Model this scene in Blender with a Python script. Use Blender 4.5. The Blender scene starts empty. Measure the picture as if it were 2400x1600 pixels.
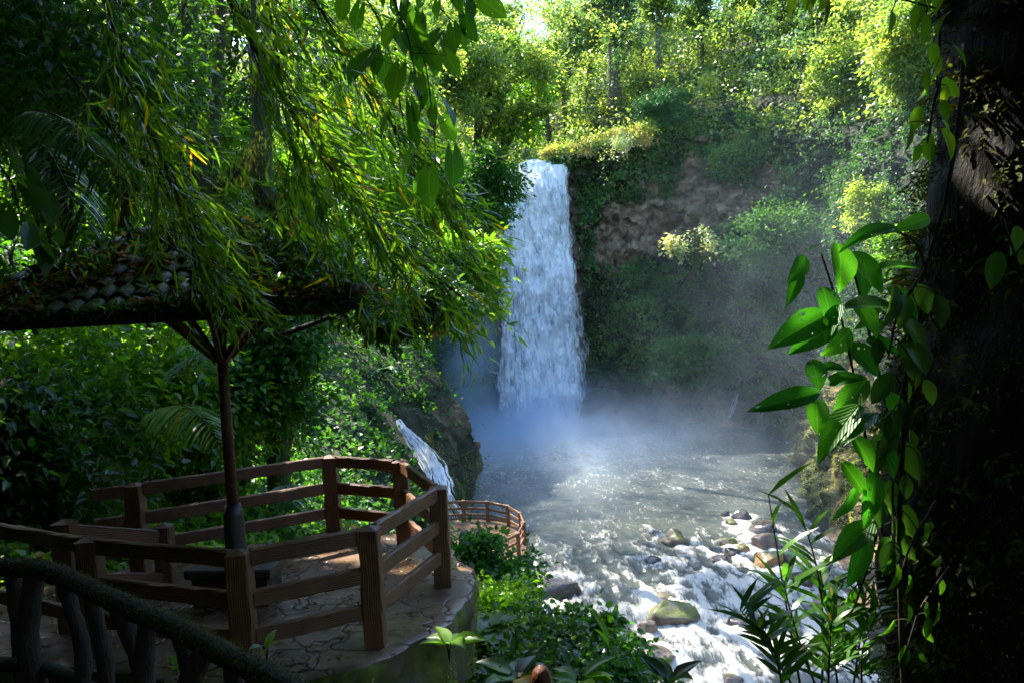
import bpy, math, random
import numpy as np
from mathutils import Vector

rng = np.random.default_rng(7)
random.seed(7)
C = bpy.context.scene.collection
sc = bpy.context.scene

# ------------------------------------------------------------------ camera, world, sun, exposure
F, PITCH, ROLL = 1829.0, math.radians(3.5), math.radians(-3.0)      # focal length in 2352 px units
_f = np.array([0, math.cos(PITCH), -math.sin(PITCH)]); _u = np.array([0, math.sin(PITCH), math.cos(PITCH)]); _x = np.array([1., 0, 0])
CX = math.cos(ROLL)*_x + math.sin(ROLL)*_u
CU = -math.sin(ROLL)*_x + math.cos(ROLL)*_u
def at(u, v, D):
    d = CX*(u-1176)/F - CU*(v-784)/F + _f
    return d*(D/d[1])
def onz(u, v, z):
    d = CX*(u-1176)/F - CU*(v-784)/F + _f
    return d*(z/d[2])
def proj(P):
    P = np.atleast_2d(P); d = P@_f; d = np.where(d < .05, .05, d)
    return 1176+F*(P@CX)/d, 784-F*(P@CU)/d, P@_f

cam = bpy.data.cameras.new("camera"); co = bpy.data.objects.new("camera", cam); C.objects.link(co)
cam.lens = 28.0; cam.sensor_width = 36.0; cam.clip_start = 0.05; cam.clip_end = 3000
from mathutils import Matrix
co.matrix_world = Matrix(((CX[0], CU[0], -_f[0], 0), (CX[1], CU[1], -_f[1], 0), (CX[2], CU[2], -_f[2], 0), (0, 0, 0, 1)))
sc.camera = co

SUN_EL, SUN_AZ = math.radians(50), math.radians(-40)                # azimuth from +Y towards +X
w = bpy.data.worlds.new("World"); sc.world = w; w.use_nodes = True
nt = w.node_tree; bg = nt.nodes['Background']
sky = nt.nodes.new('ShaderNodeTexSky'); sky.sky_type = 'NISHITA'; sky.sun_disc = False
sky.sun_elevation = SUN_EL; sky.sun_rotation = SUN_AZ; sky.ozone_density = 5.0
nt.links.new(sky.outputs[0], bg.inputs[0]); bg.inputs[1].default_value = 0.15
sl = bpy.data.lights.new("sun", 'SUN'); so = bpy.data.objects.new("sun", sl); C.objects.link(so)
sl.energy = 3.2; sl.angle = math.radians(0.5); sl.color = (1.0, 0.93, 0.80)
SUND = np.array([math.sin(SUN_AZ)*math.cos(SUN_EL), math.cos(SUN_AZ)*math.cos(SUN_EL), math.sin(SUN_EL)])
so.rotation_euler = Vector(SUND).to_track_quat('Z', 'Y').to_euler()
sc.view_settings.view_transform = 'Standard'; sc.view_settings.look = 'None'
sc.view_settings.exposure = 2.6; sc.view_settings.gamma = 1.0
cy = sc.cycles
cy.max_bounces = 8; cy.diffuse_bounces = 3; cy.glossy_bounces = 2; cy.transmission_bounces = 4
cy.volume_bounces = 6; cy.transparent_max_bounces = 12
cy.caustics_reflective = False; cy.caustics_refractive = False
cy.use_denoising = True; cy.sample_clamp_indirect = 4.0
cy.volume_step_rate = 2.0; cy.volume_max_steps = 64

# ------------------------------------------------------------------ numpy noise
def _h(i, j, k, s):
    n = (i*374761393 + j*668265263 + k*2147483647 + s*974634777) & 0xffffffff
    n = ((n ^ (n >> 13))*1274126177) & 0xffffffff
    n = (n ^ (n >> 16)) & 0xffffffff
    return n/4294967295.0
def vnoise(P, s=0):
    P = np.asarray(P, float); i = np.floor(P).astype(np.int64); f = P-i; f = f*f*(3-2*f)
    r = 0
    for a in (0, 1):
        for b in (0, 1):
            for c in (0, 1):
                wgt = (f[..., 0] if a else 1-f[..., 0])*(f[..., 1] if b else 1-f[..., 1])*(f[..., 2] if c else 1-f[..., 2])
                r = r + wgt*_h(i[..., 0]+a, i[..., 1]+b, i[..., 2]+c, s)
    return r
def fbm(P, o=4, s=0):
    P = np.asarray(P, float); r = 0; a = .5; t = 0
    for k in range(o):
        r = r+a*vnoise(P*(2.03**k)+17.3*k, s+k); t += a; a *= .5
    return r/t
def sstep(a, b, x):
    t = np.clip((x-a)/(b-a), 0, 1); return t*t*(3-2*t)
def unit(a):
    return a/np.maximum(np.linalg.norm(a, axis=-1, keepdims=True), 1e-9)

# ------------------------------------------------------------------ object helpers
def mk(name, V, Fc, m, parent=None, attrs=None, smooth=True, origin=None):
    V = np.asarray(V, np.float32); Fc = np.asarray(Fc, np.int32)
    if origin is not None: V = V-np.asarray(origin, np.float32)
    me = bpy.data.meshes.new(name)
    nf, k = Fc.shape
    me.vertices.add(len(V)); me.vertices.foreach_set('co', V.ravel())
    me.loops.add(nf*k); me.loops.foreach_set('vertex_index', Fc.ravel())
    me.polygons.add(nf); me.polygons.foreach_set('loop_start', np.arange(0, nf*k, k, dtype=np.int32))
    me.polygons.foreach_set('loop_total', np.full(nf, k, np.int32))
    me.polygons.foreach_set('use_smooth', np.full(nf, smooth, bool))
    me.update(calc_edges=True)
    if attrs:
        for n, (dom, val) in attrs.items():
            a = me.attributes.new(n, 'FLOAT', dom); a.data.foreach_set('value', np.asarray(val, np.float32))
    if m: me.materials.append(m)
    o = bpy.data.objects.new(name, me); C.objects.link(o)
    if origin is not None and parent is None: o.location = origin
    if parent: o.parent = parent
    return o
def tag(o, label=None, cat=None, group=None, kind=None):
    if label: o['label'] = label
    if cat: o['category'] = cat
    if group: o['group'] = group
    if kind: o['kind'] = kind
    return o
def empty(name, loc, label, cat, group=None):
    o = bpy.data.objects.new(name, None); C.objects.link(o); o.location = tuple(float(q) for q in loc)
    o.empty_display_size = .2
    return tag(o, label, cat, group)
class MB:                                   # collects mixed pieces as quads
    def __init__(s): s.V = []; s.F = []; s.n = 0
    def add(s, V, Fc):
        V = np.asarray(V, float); Fc = np.asarray(Fc, int)
        s.V.append(V); s.F.append(Fc+s.n); s.n += len(V); return s
    def build(s, name, m, parent=None, origin=None, smooth=True, attrs=None):
        return mk(name, np.vstack(s.V), np.vstack(s.F), m, parent, attrs, smooth, origin)
def tube(path, rad, n=8, bump=0, seed=0, squash=1):
    P = np.asarray(path, float); R = np.broadcast_to(np.asarray(rad, float), (len(P),))
    T = unit(np.gradient(P, axis=0)); ref = np.array([.31, .87, .1]) if abs(T[0, 2]) > .7 else np.array([0, 0, 1.])
    A = unit(np.cross(T, ref)); B = np.cross(T, A)
    th = np.linspace(0, 2*np.pi, n, endpoint=False)
    V = P[:, None]+R[:, None, None]*(np.cos(th)[None, :, None]*A[:, None]+squash*np.sin(th)[None, :, None]*B[:, None])
    if bump:
        nn = fbm(V*3/max(R.max(), .02)/2+seed*5.1, 3, seed)-.5
        V = V+(V-P[:, None])*nn[..., None]*bump
    V = V.reshape(-1, 3); i = np.arange(len(P)-1)[:, None]*n; j = np.arange(n)[None]; k = (j+1) % n
    Fc = np.stack([i+j, i+k, i+n+k, i+n+j], -1).reshape(-1, 4)
    # caps
    c0, c1 = len(V), len(V)+1; V = np.vstack([V, P[0], P[-1]])
    e = (len(P)-1)*n
    cap = [[c0, (q+1) % n, q, q] for q in range(n)]+[[c1, e+q, e+(q+1) % n, e+(q+1) % n] for q in range(n)]
    cap = np.array([[a, b, c, c] for a, b, c, _ in cap])
    # degenerate quads are avoided: pair cap triangles two by two
    cq = []
    for q in range(0, n-1, 2):
        cq.append([c0, (q+2) % n, q+1, q]); cq.append([c1, e+q, e+q+1, e+(q+2) % n])
    return V, np.vstack([Fc, np.array(cq)])
def smooth_path(pts, n):
    P = np.asarray(pts, float); t = np.linspace(0, 1, len(P)); q = np.linspace(0, 1, n)
    out = np.stack([np.interp(q, t, P[:, k]) for k in range(P.shape[1])], 1)
    for _ in range(max(1, n//len(P)//2+1)):
        out[1:-1] = (out[:-2]+2*out[1:-1]+out[2:])/4
    return out
def box(a, b, wdt, h, bev=.008, sub=1, jit=0.):
    """bar from a to b, width (horizontal) wdt, height h, with bevelled long edges"""
    a = np.asarray(a, float); b = np.asarray(b, float); T = unit(b-a)
    up = np.array([0, 0, 1.]) if abs(T[2]) < .9 else np.array([0, 1., 0])
    S = unit(np.cross(T, up)); U = np.cross(S, T)
    x, y = wdt/2, h/2
    prof = [(-x+bev, -y), (x-bev, -y), (x, -y+bev), (x, y-bev), (x-bev, y), (-x+bev, y), (-x, y-bev), (-x, -y+bev)]
    L = np.linspace(0, 1, sub+1)
    V = []
    for q in L:
        c = a+(b-a)*q
        for (px, py) in prof:
            jj = (rng.normal(0, jit, 2) if jit else (0, 0))
            V.append(c+S*(px+jj[0])+U*(py+jj[1]))
    Fc = []
    for i in range(sub):
        for j in range(8):
            k = (j+1) % 8; Fc.append([i*8+j, i*8+k, i*8+8+k, i*8+8+j])
    e = sub*8
    Fc += [[7, 2, 1, 0], [7, 6, 3, 2], [6, 5, 4, 3], [e+0, e+1, e+2, e+7], [e+2, e+3, e+6, e+7], [e+3, e+4, e+5, e+6]]
    return np.array(V), np.array(Fc)

# gaps in the forest through which the sun falls on the places the photo shows lit
LANES = [(at(u, v, D), r_) for (u, v, D, r_) in
  [(1260+t*33, 350-t*9, 91.5, 1.3) for t in range(8)]+[(1400, 330, 86.3, 1.2), (1440, 380, 86.3, 1.2), (1470, 430, 86.3, 1.2), (1550, 560, 81, 1.6), (1590, 540, 81, 1.6), (1610, 600, 81, 1.5),
   (250, 420, 20, .9), (330, 380, 20, .9), (380, 500, 20, .8), (560, 330, 24, .9), (640, 300, 24, 1.0), (700, 400, 24, 1.0), (800, 450, 27, 1.0), (900, 420, 28, 1.1), (840, 560, 20, .8), (960, 500, 30, 1.0),
   (360, 860, 15.6, .6), (400, 930, 15.6, .6), (450, 800, 16, .6), (300, 940, 15, .5), (180, 880, 14, .4), (500, 450, 6.2, .3), (760, 300, 6, .35), (900, 450, 6.4, .35), (960, 250, 6.8, .35), (620, 560, 7, .3),
   (1060, 600, 13, .5), (1120, 680, 13, .5), (1000, 700, 12.8, .35), (1130, 1380, 11.5, .4), (1200, 1450, 11.5, .4), (1260, 1500, 10, .35), (900, 850, 25, .8), (800, 960, 22, .7), (1000, 120, 50, 1.6), (1130, 100, 56, 1.6), (1200, 220, 58, 1.6), (1210, 120, 72, 1.6), (1850, 900, 72, 1.5), (1900, 950, 57, 1.4), (1930, 1000, 52, 1.4), (1880, 1100, 53, 1.4), (1950, 1150, 46.5, 1.4), (2000, 1250, 42.5, 1.3), (1980, 1330, 39.6, 1.3), (1900, 1050, 53, 1.4), (1850, 1000, 60, 1.4), (2000, 1000, 52, 1.3), (2010, 1120, 46, 1.3), (1870, 960, 62, 1.4), (1850, 1400, 2.9, .2), (1790, 1290, 2.9, .2), (1930, 1470, 3, .2), (1850, 740, 2.6, .16), (1945, 620, 2.6, .18), (1900, 920, 2.6, .16), (2060, 530, 2.6, .15), (1960, 1100, 2.7, .15), (2050, 1350, 2.7, .15), (2130, 150, 2.7, .2), (2185, 300, 3.0, .15), (2120, 700, 2.85, .15), (2085, 1250, 2.8, .15), (2180, 120, 3.0, .15)]]
LANES += [(np.array(q), .38) for q in [(-2.35, 10.2, -3.2), (-1.95, 9.75, -3.2), (-1.5, 9.5, -3.2), (-1.55, 10.05, -3.2), (-1.2, 9.2, -3.2), (-2.7, 10.2, -3.2), (-2.56, 10.7, -2.1), (-1.2, 9.4, -2.4)]]
def carve(P):
    keep = np.ones(len(P), bool)
    for (o_, r_) in LANES:
        d = P-o_; t = d@SUND; q = np.linalg.norm(d-t[:, None]*SUND, axis=1); keep &= ~((t > max(1.2, r_*2.2))*(q < r_*(.8+.5*rng.random(len(P)))))
    return keep
# leaf templates: (side, along, normal)
T4 = (np.array([[0, 0, 0], [-.5, .45, .07], [0, 1, -.12], [.5, .45, .07]]), np.array([[0, 3, 2, 1]]))
T8 = (np.array([[0, 0, 0], [-.36, .02, .05], [-.5, .38, .09], [-.28, .74, .0], [0, 1, -.16], [.28, .74, .0], [.5, .38, .09], [.36, .02, .05], [0, .4, -.02]]),
      np.array([[0, 8, 2, 1], [8, 4, 3, 2], [8, 6, 5, 4], [0, 7, 6, 8]]))
TB = (np.array([[-.1, 0, 0], [.1, 0, 0], [-.5, .3, .03], [.5, .3, .03], [-.4, .65, -.04], [.4, .65, -.04], [-.03, 1, -.2], [.03, 1, -.2]]),
      np.array([[0, 1, 3, 2], [2, 3, 5, 4], [4, 5, 7, 6]]))
def _broad(n=9, cordate=0.0):              # a fine broad leaf: ribbed, curved, pointed
    V = []; Fc = []
    y = np.linspace(0, 1, n); wd = np.sin(np.pi*np.clip(y*.96+.04, 0, 1)**.8)**.8*.5; wd[-1] = 0.012
    for i in range(n):
        for s in (-1, -.5, 0, .5, 1):
            V.append([s*wd[i], y[i]-cordate*abs(s)*max(0, .3-y[i])*1.5, .10*abs(s)*np.sin(np.pi*y[i])-.22*y[i]**2+.012*(i % 2)*(abs(s) > .2)])
    for i in range(n-1):
        for j in range(4):
            a = i*5+j; Fc.append([a, a+1, a+6, a+5])
    return np.array(V), np.array(Fc)
TF = _broad()
TH = _broad(8, 1.0)
def leaf_arrays(P, D, N, L, W, tpl):
    D = unit(D); N = unit(N-(N*D).sum(-1, keepdims=True)*D); S = np.cross(D, N)
    tv, tf = tpl; L = np.broadcast_to(L, (len(P),)); W = np.broadcast_to(W, (len(P),))
    V = P[:, None]+S[:, None]*(tv[None, :, 0:1]*W[:, None, None])+D[:, None]*(tv[None, :, 1:2]*L[:, None, None])+N[:, None]*(tv[None, :, 2:3]*L[:, None, None])
    Fc = tf[None]+(np.arange(len(P))*len(tv))[:, None, None]
    return V.reshape(-1, 3), Fc.reshape(-1, tf.shape[1])
def leaves(name, P, D, N, L, W, m, parent=None, tpl=T4, rnd=None, origin=None):
    V, Fc = leaf_arrays(P, D, N, L, W, tpl)
    if rnd is None: rnd = rng.random(len(P))
    at_ = {'rnd': ('FACE', np.repeat(rnd, len(tpl[1])))}
    if len(tpl[0]) > 20: at_['lx'] = ('POINT', np.tile(tpl[0][:, 0], len(P))); at_['ly'] = ('POINT', np.tile(tpl[0][:, 1], len(P)))
    return mk(name, V, Fc, m, parent, at_, True, origin)
def rdir(n, up=0.0, flat=1.0):
    d = rng.normal(size=(n, 3)); d[:, 2] *= flat; d = unit(d); d[:, 2] += up
    return unit(d)

# ------------------------------------------------------------------ materials
def newmat(name):
    m = bpy.data.materials.new(name); m.use_nodes = True
    n = m.node_tree.nodes; n.clear(); out = n.new('ShaderNodeOutputMaterial')
    return m, n, m.node_tree.links, out
def ramp(n, stops):
    r = n.new('ShaderNodeValToRGB'); e = r.color_ramp.elements
    while len(e) > 1: e.remove(e[-1])
    e[0].position = stops[0][0]; e[0].color = (*stops[0][1], 1)
    for p, c in stops[1:]:
        q = e.new(p); q.color = (*c, 1)
    return r
def noise(n, l, scale, detail=4, rough=.55, vec=None, dist=0):
    t = n.new('ShaderNodeTexNoise'); t.inputs['Scale'].default_value = scale; t.inputs['Detail'].default_value = detail
    t.inputs['Roughness'].default_value = rough; t.inputs['Distortion'].default_value = dist
    if vec is not None: l.new(vec, t.inputs['Vector'])
    return t
def mapping(n, l, scale=(1, 1, 1), coord='Object', rot=(0, 0, 0)):
    tc = n.new('ShaderNodeTexCoord'); mp = n.new('ShaderNodeMapping'); mp.inputs['Scale'].default_value = scale; mp.inputs['Rotation'].default_value = rot
    l.new(tc.outputs[coord], mp.inputs[0]); return mp.outputs[0]
def bumpn(n, l, h, strength=.5, dist=.05):
    b = n.new('ShaderNodeBump'); b.inputs['Strength'].default_value = strength; b.inputs['Distance'].default_value = dist
    l.new(h, b.inputs['Height']); return b
def leafmat(name, dark, mid, light, trans, rough=.38, tmix=.42, odd=(.30, .20, .02), spec=.5, oddp=.975, veins=0):
    m, n, l, out = newmat(name)
    a = n.new('ShaderNodeAttribute'); a.attribute_name = 'rnd'
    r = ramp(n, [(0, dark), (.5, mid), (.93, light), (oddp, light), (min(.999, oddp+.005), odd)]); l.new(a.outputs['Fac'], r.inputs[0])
    big = noise(n, l, .35, 3, .5, mapping(n, l))
    mx = n.new('ShaderNodeMix'); mx.data_type = 'RGBA'; mx.blend_type = 'MULTIPLY'; mx.inputs[0].default_value = 1
    rr = ramp(n, [(.3, (.7, .85, .8)), (.7, (1.25, 1.1, .85))]); l.new(big.outputs[0], rr.inputs[0])
    l.new(r.outputs[0], mx.inputs[6]); l.new(rr.outputs[0], mx.inputs[7])
    p = n.new('ShaderNodeBsdfPrincipled'); p.inputs['Roughness'].default_value = rough; p.inputs['Specular IOR Level'].default_value = spec
    if veins:
        ax = n.new('ShaderNodeAttribute'); ax.attribute_name = 'lx'; ay = n.new('ShaderNodeAttribute'); ay.attribute_name = 'ly'
        def mth(op, a_, b_=None, c_=None):
            q = n.new('ShaderNodeMath'); q.operation = op
            for i_, z in enumerate((a_, b_, c_)):
                if z is None: continue
                if isinstance(z, (int, float)): q.inputs[i_].default_value = z
                else: l.new(z, q.inputs[i_])
            return q.outputs[0]
        ab = mth('ABSOLUTE', ax.outputs['Fac']); curve = mth('SUBTRACT', ay.outputs['Fac'], mth('MULTIPLY', mth('POWER', ab, .8), .75))
        vn = mth('POWER', mth('ABSOLUTE', mth('SINE', mth('MULTIPLY', curve, 34.0))), .35)      # 0 on a vein
        mid_ = mth('MINIMUM', mth('MULTIPLY', ab, 26.0), 1.0); hgt_ = mth('MULTIPLY', vn, mid_)
        spot = noise(n, l, 60, 4, .6, mapping(n, l)); rs = ramp(n, [(.28, (.45, .33, .15)), (.36, (1, 1, 1))]); l.new(spot.outputs[0], rs.inputs[0])
        rv = ramp(n, [(0, (1.7, 1.6, 1.5)), (.75, (.92, .92, .92)), (1, (1, 1, 1))]); l.new(hgt_, rv.inputs[0])
        m5 = n.new('ShaderNodeMix'); m5.data_type = 'RGBA'; m5.blend_type = 'MULTIPLY'; m5.inputs[0].default_value = 1; l.new(rv.outputs[0], m5.inputs[6]); l.new(rs.outputs[0], m5.inputs[7])
        m6 = n.new('ShaderNodeMix'); m6.data_type = 'RGBA'; m6.blend_type = 'MULTIPLY'; m6.inputs[0].default_value = 1; l.new(mx.outputs[2], m6.inputs[6]); l.new(m5.outputs[2], m6.inputs[7]); mx = m6
        bb = bumpn(n, l, hgt_, .6, .004); l.new(bb.outputs[0], p.inputs['Normal'])
    l.new(mx.outputs[2], p.inputs['Base Color'])
    t = n.new('ShaderNodeBsdfTranslucent')
    tm = n.new('ShaderNodeMix'); tm.data_type = 'RGBA'; tm.blend_type = 'MULTIPLY'; tm.inputs[0].default_value = 1; tm.inputs[7].default_value = (*trans, 1)
    l.new(mx.outputs[2], tm.inputs[6]); l.new(tm.outputs[2], t.inputs[0])
    s = n.new('ShaderNodeMixShader'); s.inputs[0].default_value = tmix
    l.new(p.outputs[0], s.inputs[1]); l.new(t.outputs[0], s.inputs[2]); fin = s
    if veins:
        hn = noise(n, l, 45, 2, .5, mapping(n, l)); hr = ramp(n, [(.285, (1, 1, 1)), (.295, (0, 0, 0))]); l.new(hn.outputs[0], hr.inputs[0])
        tp_ = n.new('ShaderNodeBsdfTransparent'); fin = n.new('ShaderNodeMixShader'); l.new(hr.outputs[0], fin.inputs[0]); l.new(s.outputs[0], fin.inputs[1]); l.new(tp_.outputs[0], fin.inputs[2])
    l.new(fin.outputs[0], out.inputs[0])
    return m
M = {}
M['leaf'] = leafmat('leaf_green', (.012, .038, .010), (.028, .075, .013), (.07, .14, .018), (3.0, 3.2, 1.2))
M['leaf_hill'] = leafmat('leaf_hillside', (.016, .055, .014), (.035, .11, .020), (.075, .18, .025), (2.8, 3.0, .8), rough=.45, tmix=.42, spec=.3)
M['leaf_broad'] = leafmat('leaf_broad_near', (.02, .07, .012), (.04, .12, .016), (.07, .17, .02), (3.0, 3.2, .8), rough=.35, tmix=.5, spec=.4, oddp=.998, veins=1)
M['leaf_sun'] = leafmat('leaf_upper_forest', (.032, .07, .03), (.092, .153, .045), (.20, .25, .085), (4.0, 3.6, 1.4), rough=.36, tmix=.55, spec=.5)
M['leaf_cliff'] = leafmat('leaf_cliff', (.03, .08, .03), (.07, .16, .05), (.13, .24, .06), (2.2, 2.6, 1.0), rough=.55, tmix=.3, spec=.2)
M['leaf_bamboo'] = leafmat('leaf_bamboo', (.03, .085, .014), (.07, .15, .020), (.14, .22, .025), (3.0, 3.1, .7), rough=.3, tmix=.5, spec=.6, oddp=.95)
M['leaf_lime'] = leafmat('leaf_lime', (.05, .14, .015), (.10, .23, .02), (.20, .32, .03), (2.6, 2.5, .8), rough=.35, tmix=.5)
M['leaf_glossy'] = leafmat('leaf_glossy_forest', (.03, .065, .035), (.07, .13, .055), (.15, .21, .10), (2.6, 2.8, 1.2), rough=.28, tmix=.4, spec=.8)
M['leaf_shaded'] = leafmat('leaf_shaded_wall', (.014, .042, .018), (.03, .08, .028), (.06, .13, .035), (2.4, 2.8, 1.0), rough=.5, tmix=.35, spec=.25)  # darker copy of the cliff leaf, right-wall shade put into the colour
M['leaf_pale'] = leafmat('leaf_pale', (.26, .34, .14), (.42, .50, .26), (.58, .62, .42), (1.6, 1.5, .9), rough=.35, tmix=.4)
M['leaf_big'] = leafmat('leaf_glossy_broad', (.015, .085, .012), (.03, .14, .015), (.06, .20, .02), (2.6, 3.0, 1.0), rough=.4, tmix=.45, spec=.4, oddp=.998, veins=1)
M['leaf_reed'] = leafmat('leaf_reed', (.03, .10, .015), (.06, .16, .02), (.10, .24, .03), (2.2, 2.6, .8), rough=.3, tmix=.4)
M['fern'] = leafmat('fern_frond', (.02, .07, .03), (.04, .12, .045), (.07, .17, .05), (2.2, 2.6, 1.0), rough=.35, tmix=.35)
M['moss'] = leafmat('moss_strands', (.035, .05, .010), (.07, .09, .015), (.13, .14, .02), (2.2, 2.2, .8), rough=.8, tmix=.3)
M['moss_bright'] = leafmat('moss_bright', (.16, .19, .03), (.28, .30, .05), (.42, .42, .09), (1.8, 1.8, .8), rough=.8, tmix=.35)
M['straw'] = leafmat('straw_grass', (.42, .38, .14), (.60, .54, .26), (.72, .66, .42), (1.3, 1.2, .8), rough=.6, tmix=.4)
M['dry'] = leafmat('dry_leaf', (.10, .05, .02), (.2, .09, .03), (.32, .17, .05), (1.6, 1.4, .8), rough=.6, tmix=.3)
M['ginger'] = leafmat('orange_leaf', (.45, .2, .03), (.6, .28, .03), (.7, .42, .05), (1.3, 1.2, .8), rough=.5, tmix=.4)

def barkmat(name, c1, c2, moss=(.045, .055, .010), mossamt=.45, scale=(6, 6, 1.2)):
    m, n, l, out = newmat(name)
    v = mapping(n, l, scale); t = noise(n, l, 3, 6, .65, v)
    r = ramp(n, [(.3, c1), (.7, c2)]); l.new(t.outputs[0], r.inputs[0])
    t2 = noise(n, l, 2.2, 5, .6, mapping(n, l)); r2 = ramp(n, [(1-mossamt-.12, (0, 0, 0)), (1-mossamt+.12, (1, 1, 1))]); l.new(t2.outputs[0], r2.inputs[0])
    mx = n.new('ShaderNodeMix'); mx.data_type = 'RGBA'; l.new(r2.outputs[0], mx.inputs[0]); l.new(r.outputs[0], mx.inputs[6]); mx.inputs[7].default_value = (*moss, 1)
    p = n.new('ShaderNodeBsdfPrincipled'); p.inputs['Roughness'].default_value = .85; l.new(mx.outputs[2], p.inputs['Base Color'])
    b = bumpn(n, l, t.outputs[0], .8, .05); l.new(b.outputs[0], p.inputs['Normal']); l.new(p.outputs[0], out.inputs[0])
    return m
M['bark'] = barkmat('bark', (.03, .022, .014), (.12, .09, .06))
M['bark_pale'] = barkmat('bark_pale', (.07, .055, .04), (.22, .17, .12), mossamt=.3)
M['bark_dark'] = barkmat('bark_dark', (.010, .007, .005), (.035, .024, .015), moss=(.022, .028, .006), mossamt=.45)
M['twig'] = barkmat('twig', (.025, .016, .011), (.075, .055, .042), moss=(.03, .035, .01), mossamt=.22, scale=(10, 10, 2))
M['culm'] = barkmat('bamboo_culm', (.025, .018, .010), (.08, .055, .03), mossamt=.3)
M['bark_moss'] = barkmat('bark_mossy', (.015, .012, .007), (.05, .04, .02), moss=(.05, .06, .010), mossamt=.6)
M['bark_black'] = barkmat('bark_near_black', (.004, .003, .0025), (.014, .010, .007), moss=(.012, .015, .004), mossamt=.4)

def woodmat():
    m, n, l, out = newmat('brown_painted_wood')
    tc = n.new('ShaderNodeAttribute'); tc.attribute_name = 'grain'; tc.attribute_type = 'GEOMETRY'
    v = mapping(n, l, (1, 1, 1), 'UV')
    mp = n.new('ShaderNodeMapping'); mp.inputs['Scale'].default_value = (1.1, 17, 1); l.new(v, mp.inputs[0])
    t = noise(n, l, 2.2, 5, .6, mp.outputs[0], 1.2)
    wv = n.new('ShaderNodeTexWave'); wv.wave_type = 'BANDS'; wv.bands_direction = 'Y'; wv.inputs['Scale'].default_value = .9; wv.inputs['Distortion'].default_value = 9; wv.inputs['Detail'].default_value = 3
    wv.inputs['Detail Scale'].default_value = .6
    l.new(mp.outputs[0], wv.inputs['Vector'])
    mul = n.new('ShaderNodeMath'); mul.operation = 'MULTIPLY'; l.new(t.outputs[0], mul.inputs[0]); l.new(wv.outputs['Fac'], mul.inputs[1])
    r = ramp(n, [(.02, (.13, .053, .025)), (.3, (.21, .095, .043)), (.6, (.29, .15, .07))]); l.new(mul.outputs[0], r.inputs[0])
    w2 = noise(n, l, 3, 4, .6, mapping(n, l)); r2 = ramp(n, [(.35, (.65, .62, .6)), (.7, (1.15, 1.15, 1.1))]); l.new(w2.outputs[0], r2.inputs[0])
    mx = n.new('ShaderNodeMix'); mx.data_type = 'RGBA'; mx.blend_type = 'MULTIPLY'; mx.inputs[0].default_value = 1
    l.new(r.outputs[0], mx.inputs[6]); l.new(r2.outputs[0], mx.inputs[7])
    p = n.new('ShaderNodeBsdfPrincipled'); p.inputs['Roughness'].default_value = .5; l.new(mx.outputs[2], p.inputs['Base Color'])
    b = bumpn(n, l, mul.outputs[0], .8, .007); l.new(b.outputs[0], p.inputs['Normal']); l.new(p.outputs[0], out.inputs[0])
    return m
M['wood'] = woodmat()

def terrainmat():
    m, n, l, out = newmat('gorge_ground')
    a = n.new('ShaderNodeAttribute'); a.attribute_name = 'rock'
    v = mapping(n, l, (1, 1, 1)); vs = mapping(n, l, (.8, .8, 1.3), rot=(.1, .25, 0))
    t = noise(n, l, 1.1, 8, .62, vs); r = ramp(n, [(.25, (.06, .045, .035)), (.38, (.29, .19, .11)), (.55, (.54, .37, .22)), (.75, (.72, .54, .34))]); l.new(t.outputs[0], r.inputs[0])
    vo = n.new('ShaderNodeTexVoronoi'); vo.feature = 'DISTANCE_TO_EDGE'; vo.inputs['Scale'].default_value = .45
    wn = noise(n, l, .9, 4, .6, v); sc_ = n.new('ShaderNodeVectorMath'); sc_.operation = 'SCALE'; sc_.inputs['Scale'].default_value = 1.6; ad = n.new('ShaderNodeVectorMath'); ad.operation = 'ADD'
    l.new(wn.outputs['Color'], sc_.inputs[0]); l.new(v, ad.inputs[0]); l.new(sc_.outputs[0], ad.inputs[1]); l.new(ad.outputs[0], vo.inputs['Vector'])
    r3 = ramp(n, [(0, (.45, .42, .40)), (.22, (1, 1, 1))]); l.new(vo.outputs['Distance'], r3.inputs[0]); m3 = n.new('ShaderNodeMix'); m3.data_type = 'RGBA'; m3.blend_type = 'MULTIPLY'; m3.inputs[0].default_value = .9
    l.new(r.outputs[0], m3.inputs[6]); l.new(r3.outputs[0], m3.inputs[7])
    t2 = noise(n, l, .8, 7, .65, v); r2 = ramp(n, [(.3, (.010, .014, .006)), (.55, (.030, .045, .012)), (.75, (.075, .10, .02))]); l.new(t2.outputs[0], r2.inputs[0])
    mx = n.new('ShaderNodeMix'); mx.data_type = 'RGBA'; l.new(a.outputs['Fac'], mx.inputs[0]); l.new(r2.outputs[0], mx.inputs[6]); l.new(m3.outputs[2], mx.inputs[7])
    p = n.new('ShaderNodeBsdfPrincipled'); p.inputs['Roughness'].default_value = .8; l.new(mx.outputs[2], p.inputs['Base Color'])
    t3 = noise(n, l, 3.2, 9, .75, vs); b = bumpn(n, l, t3.outputs[0], 1, .7); l.new(b.outputs[0], p.inputs['Normal'])
    l.new(p.outputs[0], out.inputs[0]); return m
M['terrain'] = terrainmat()

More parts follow.
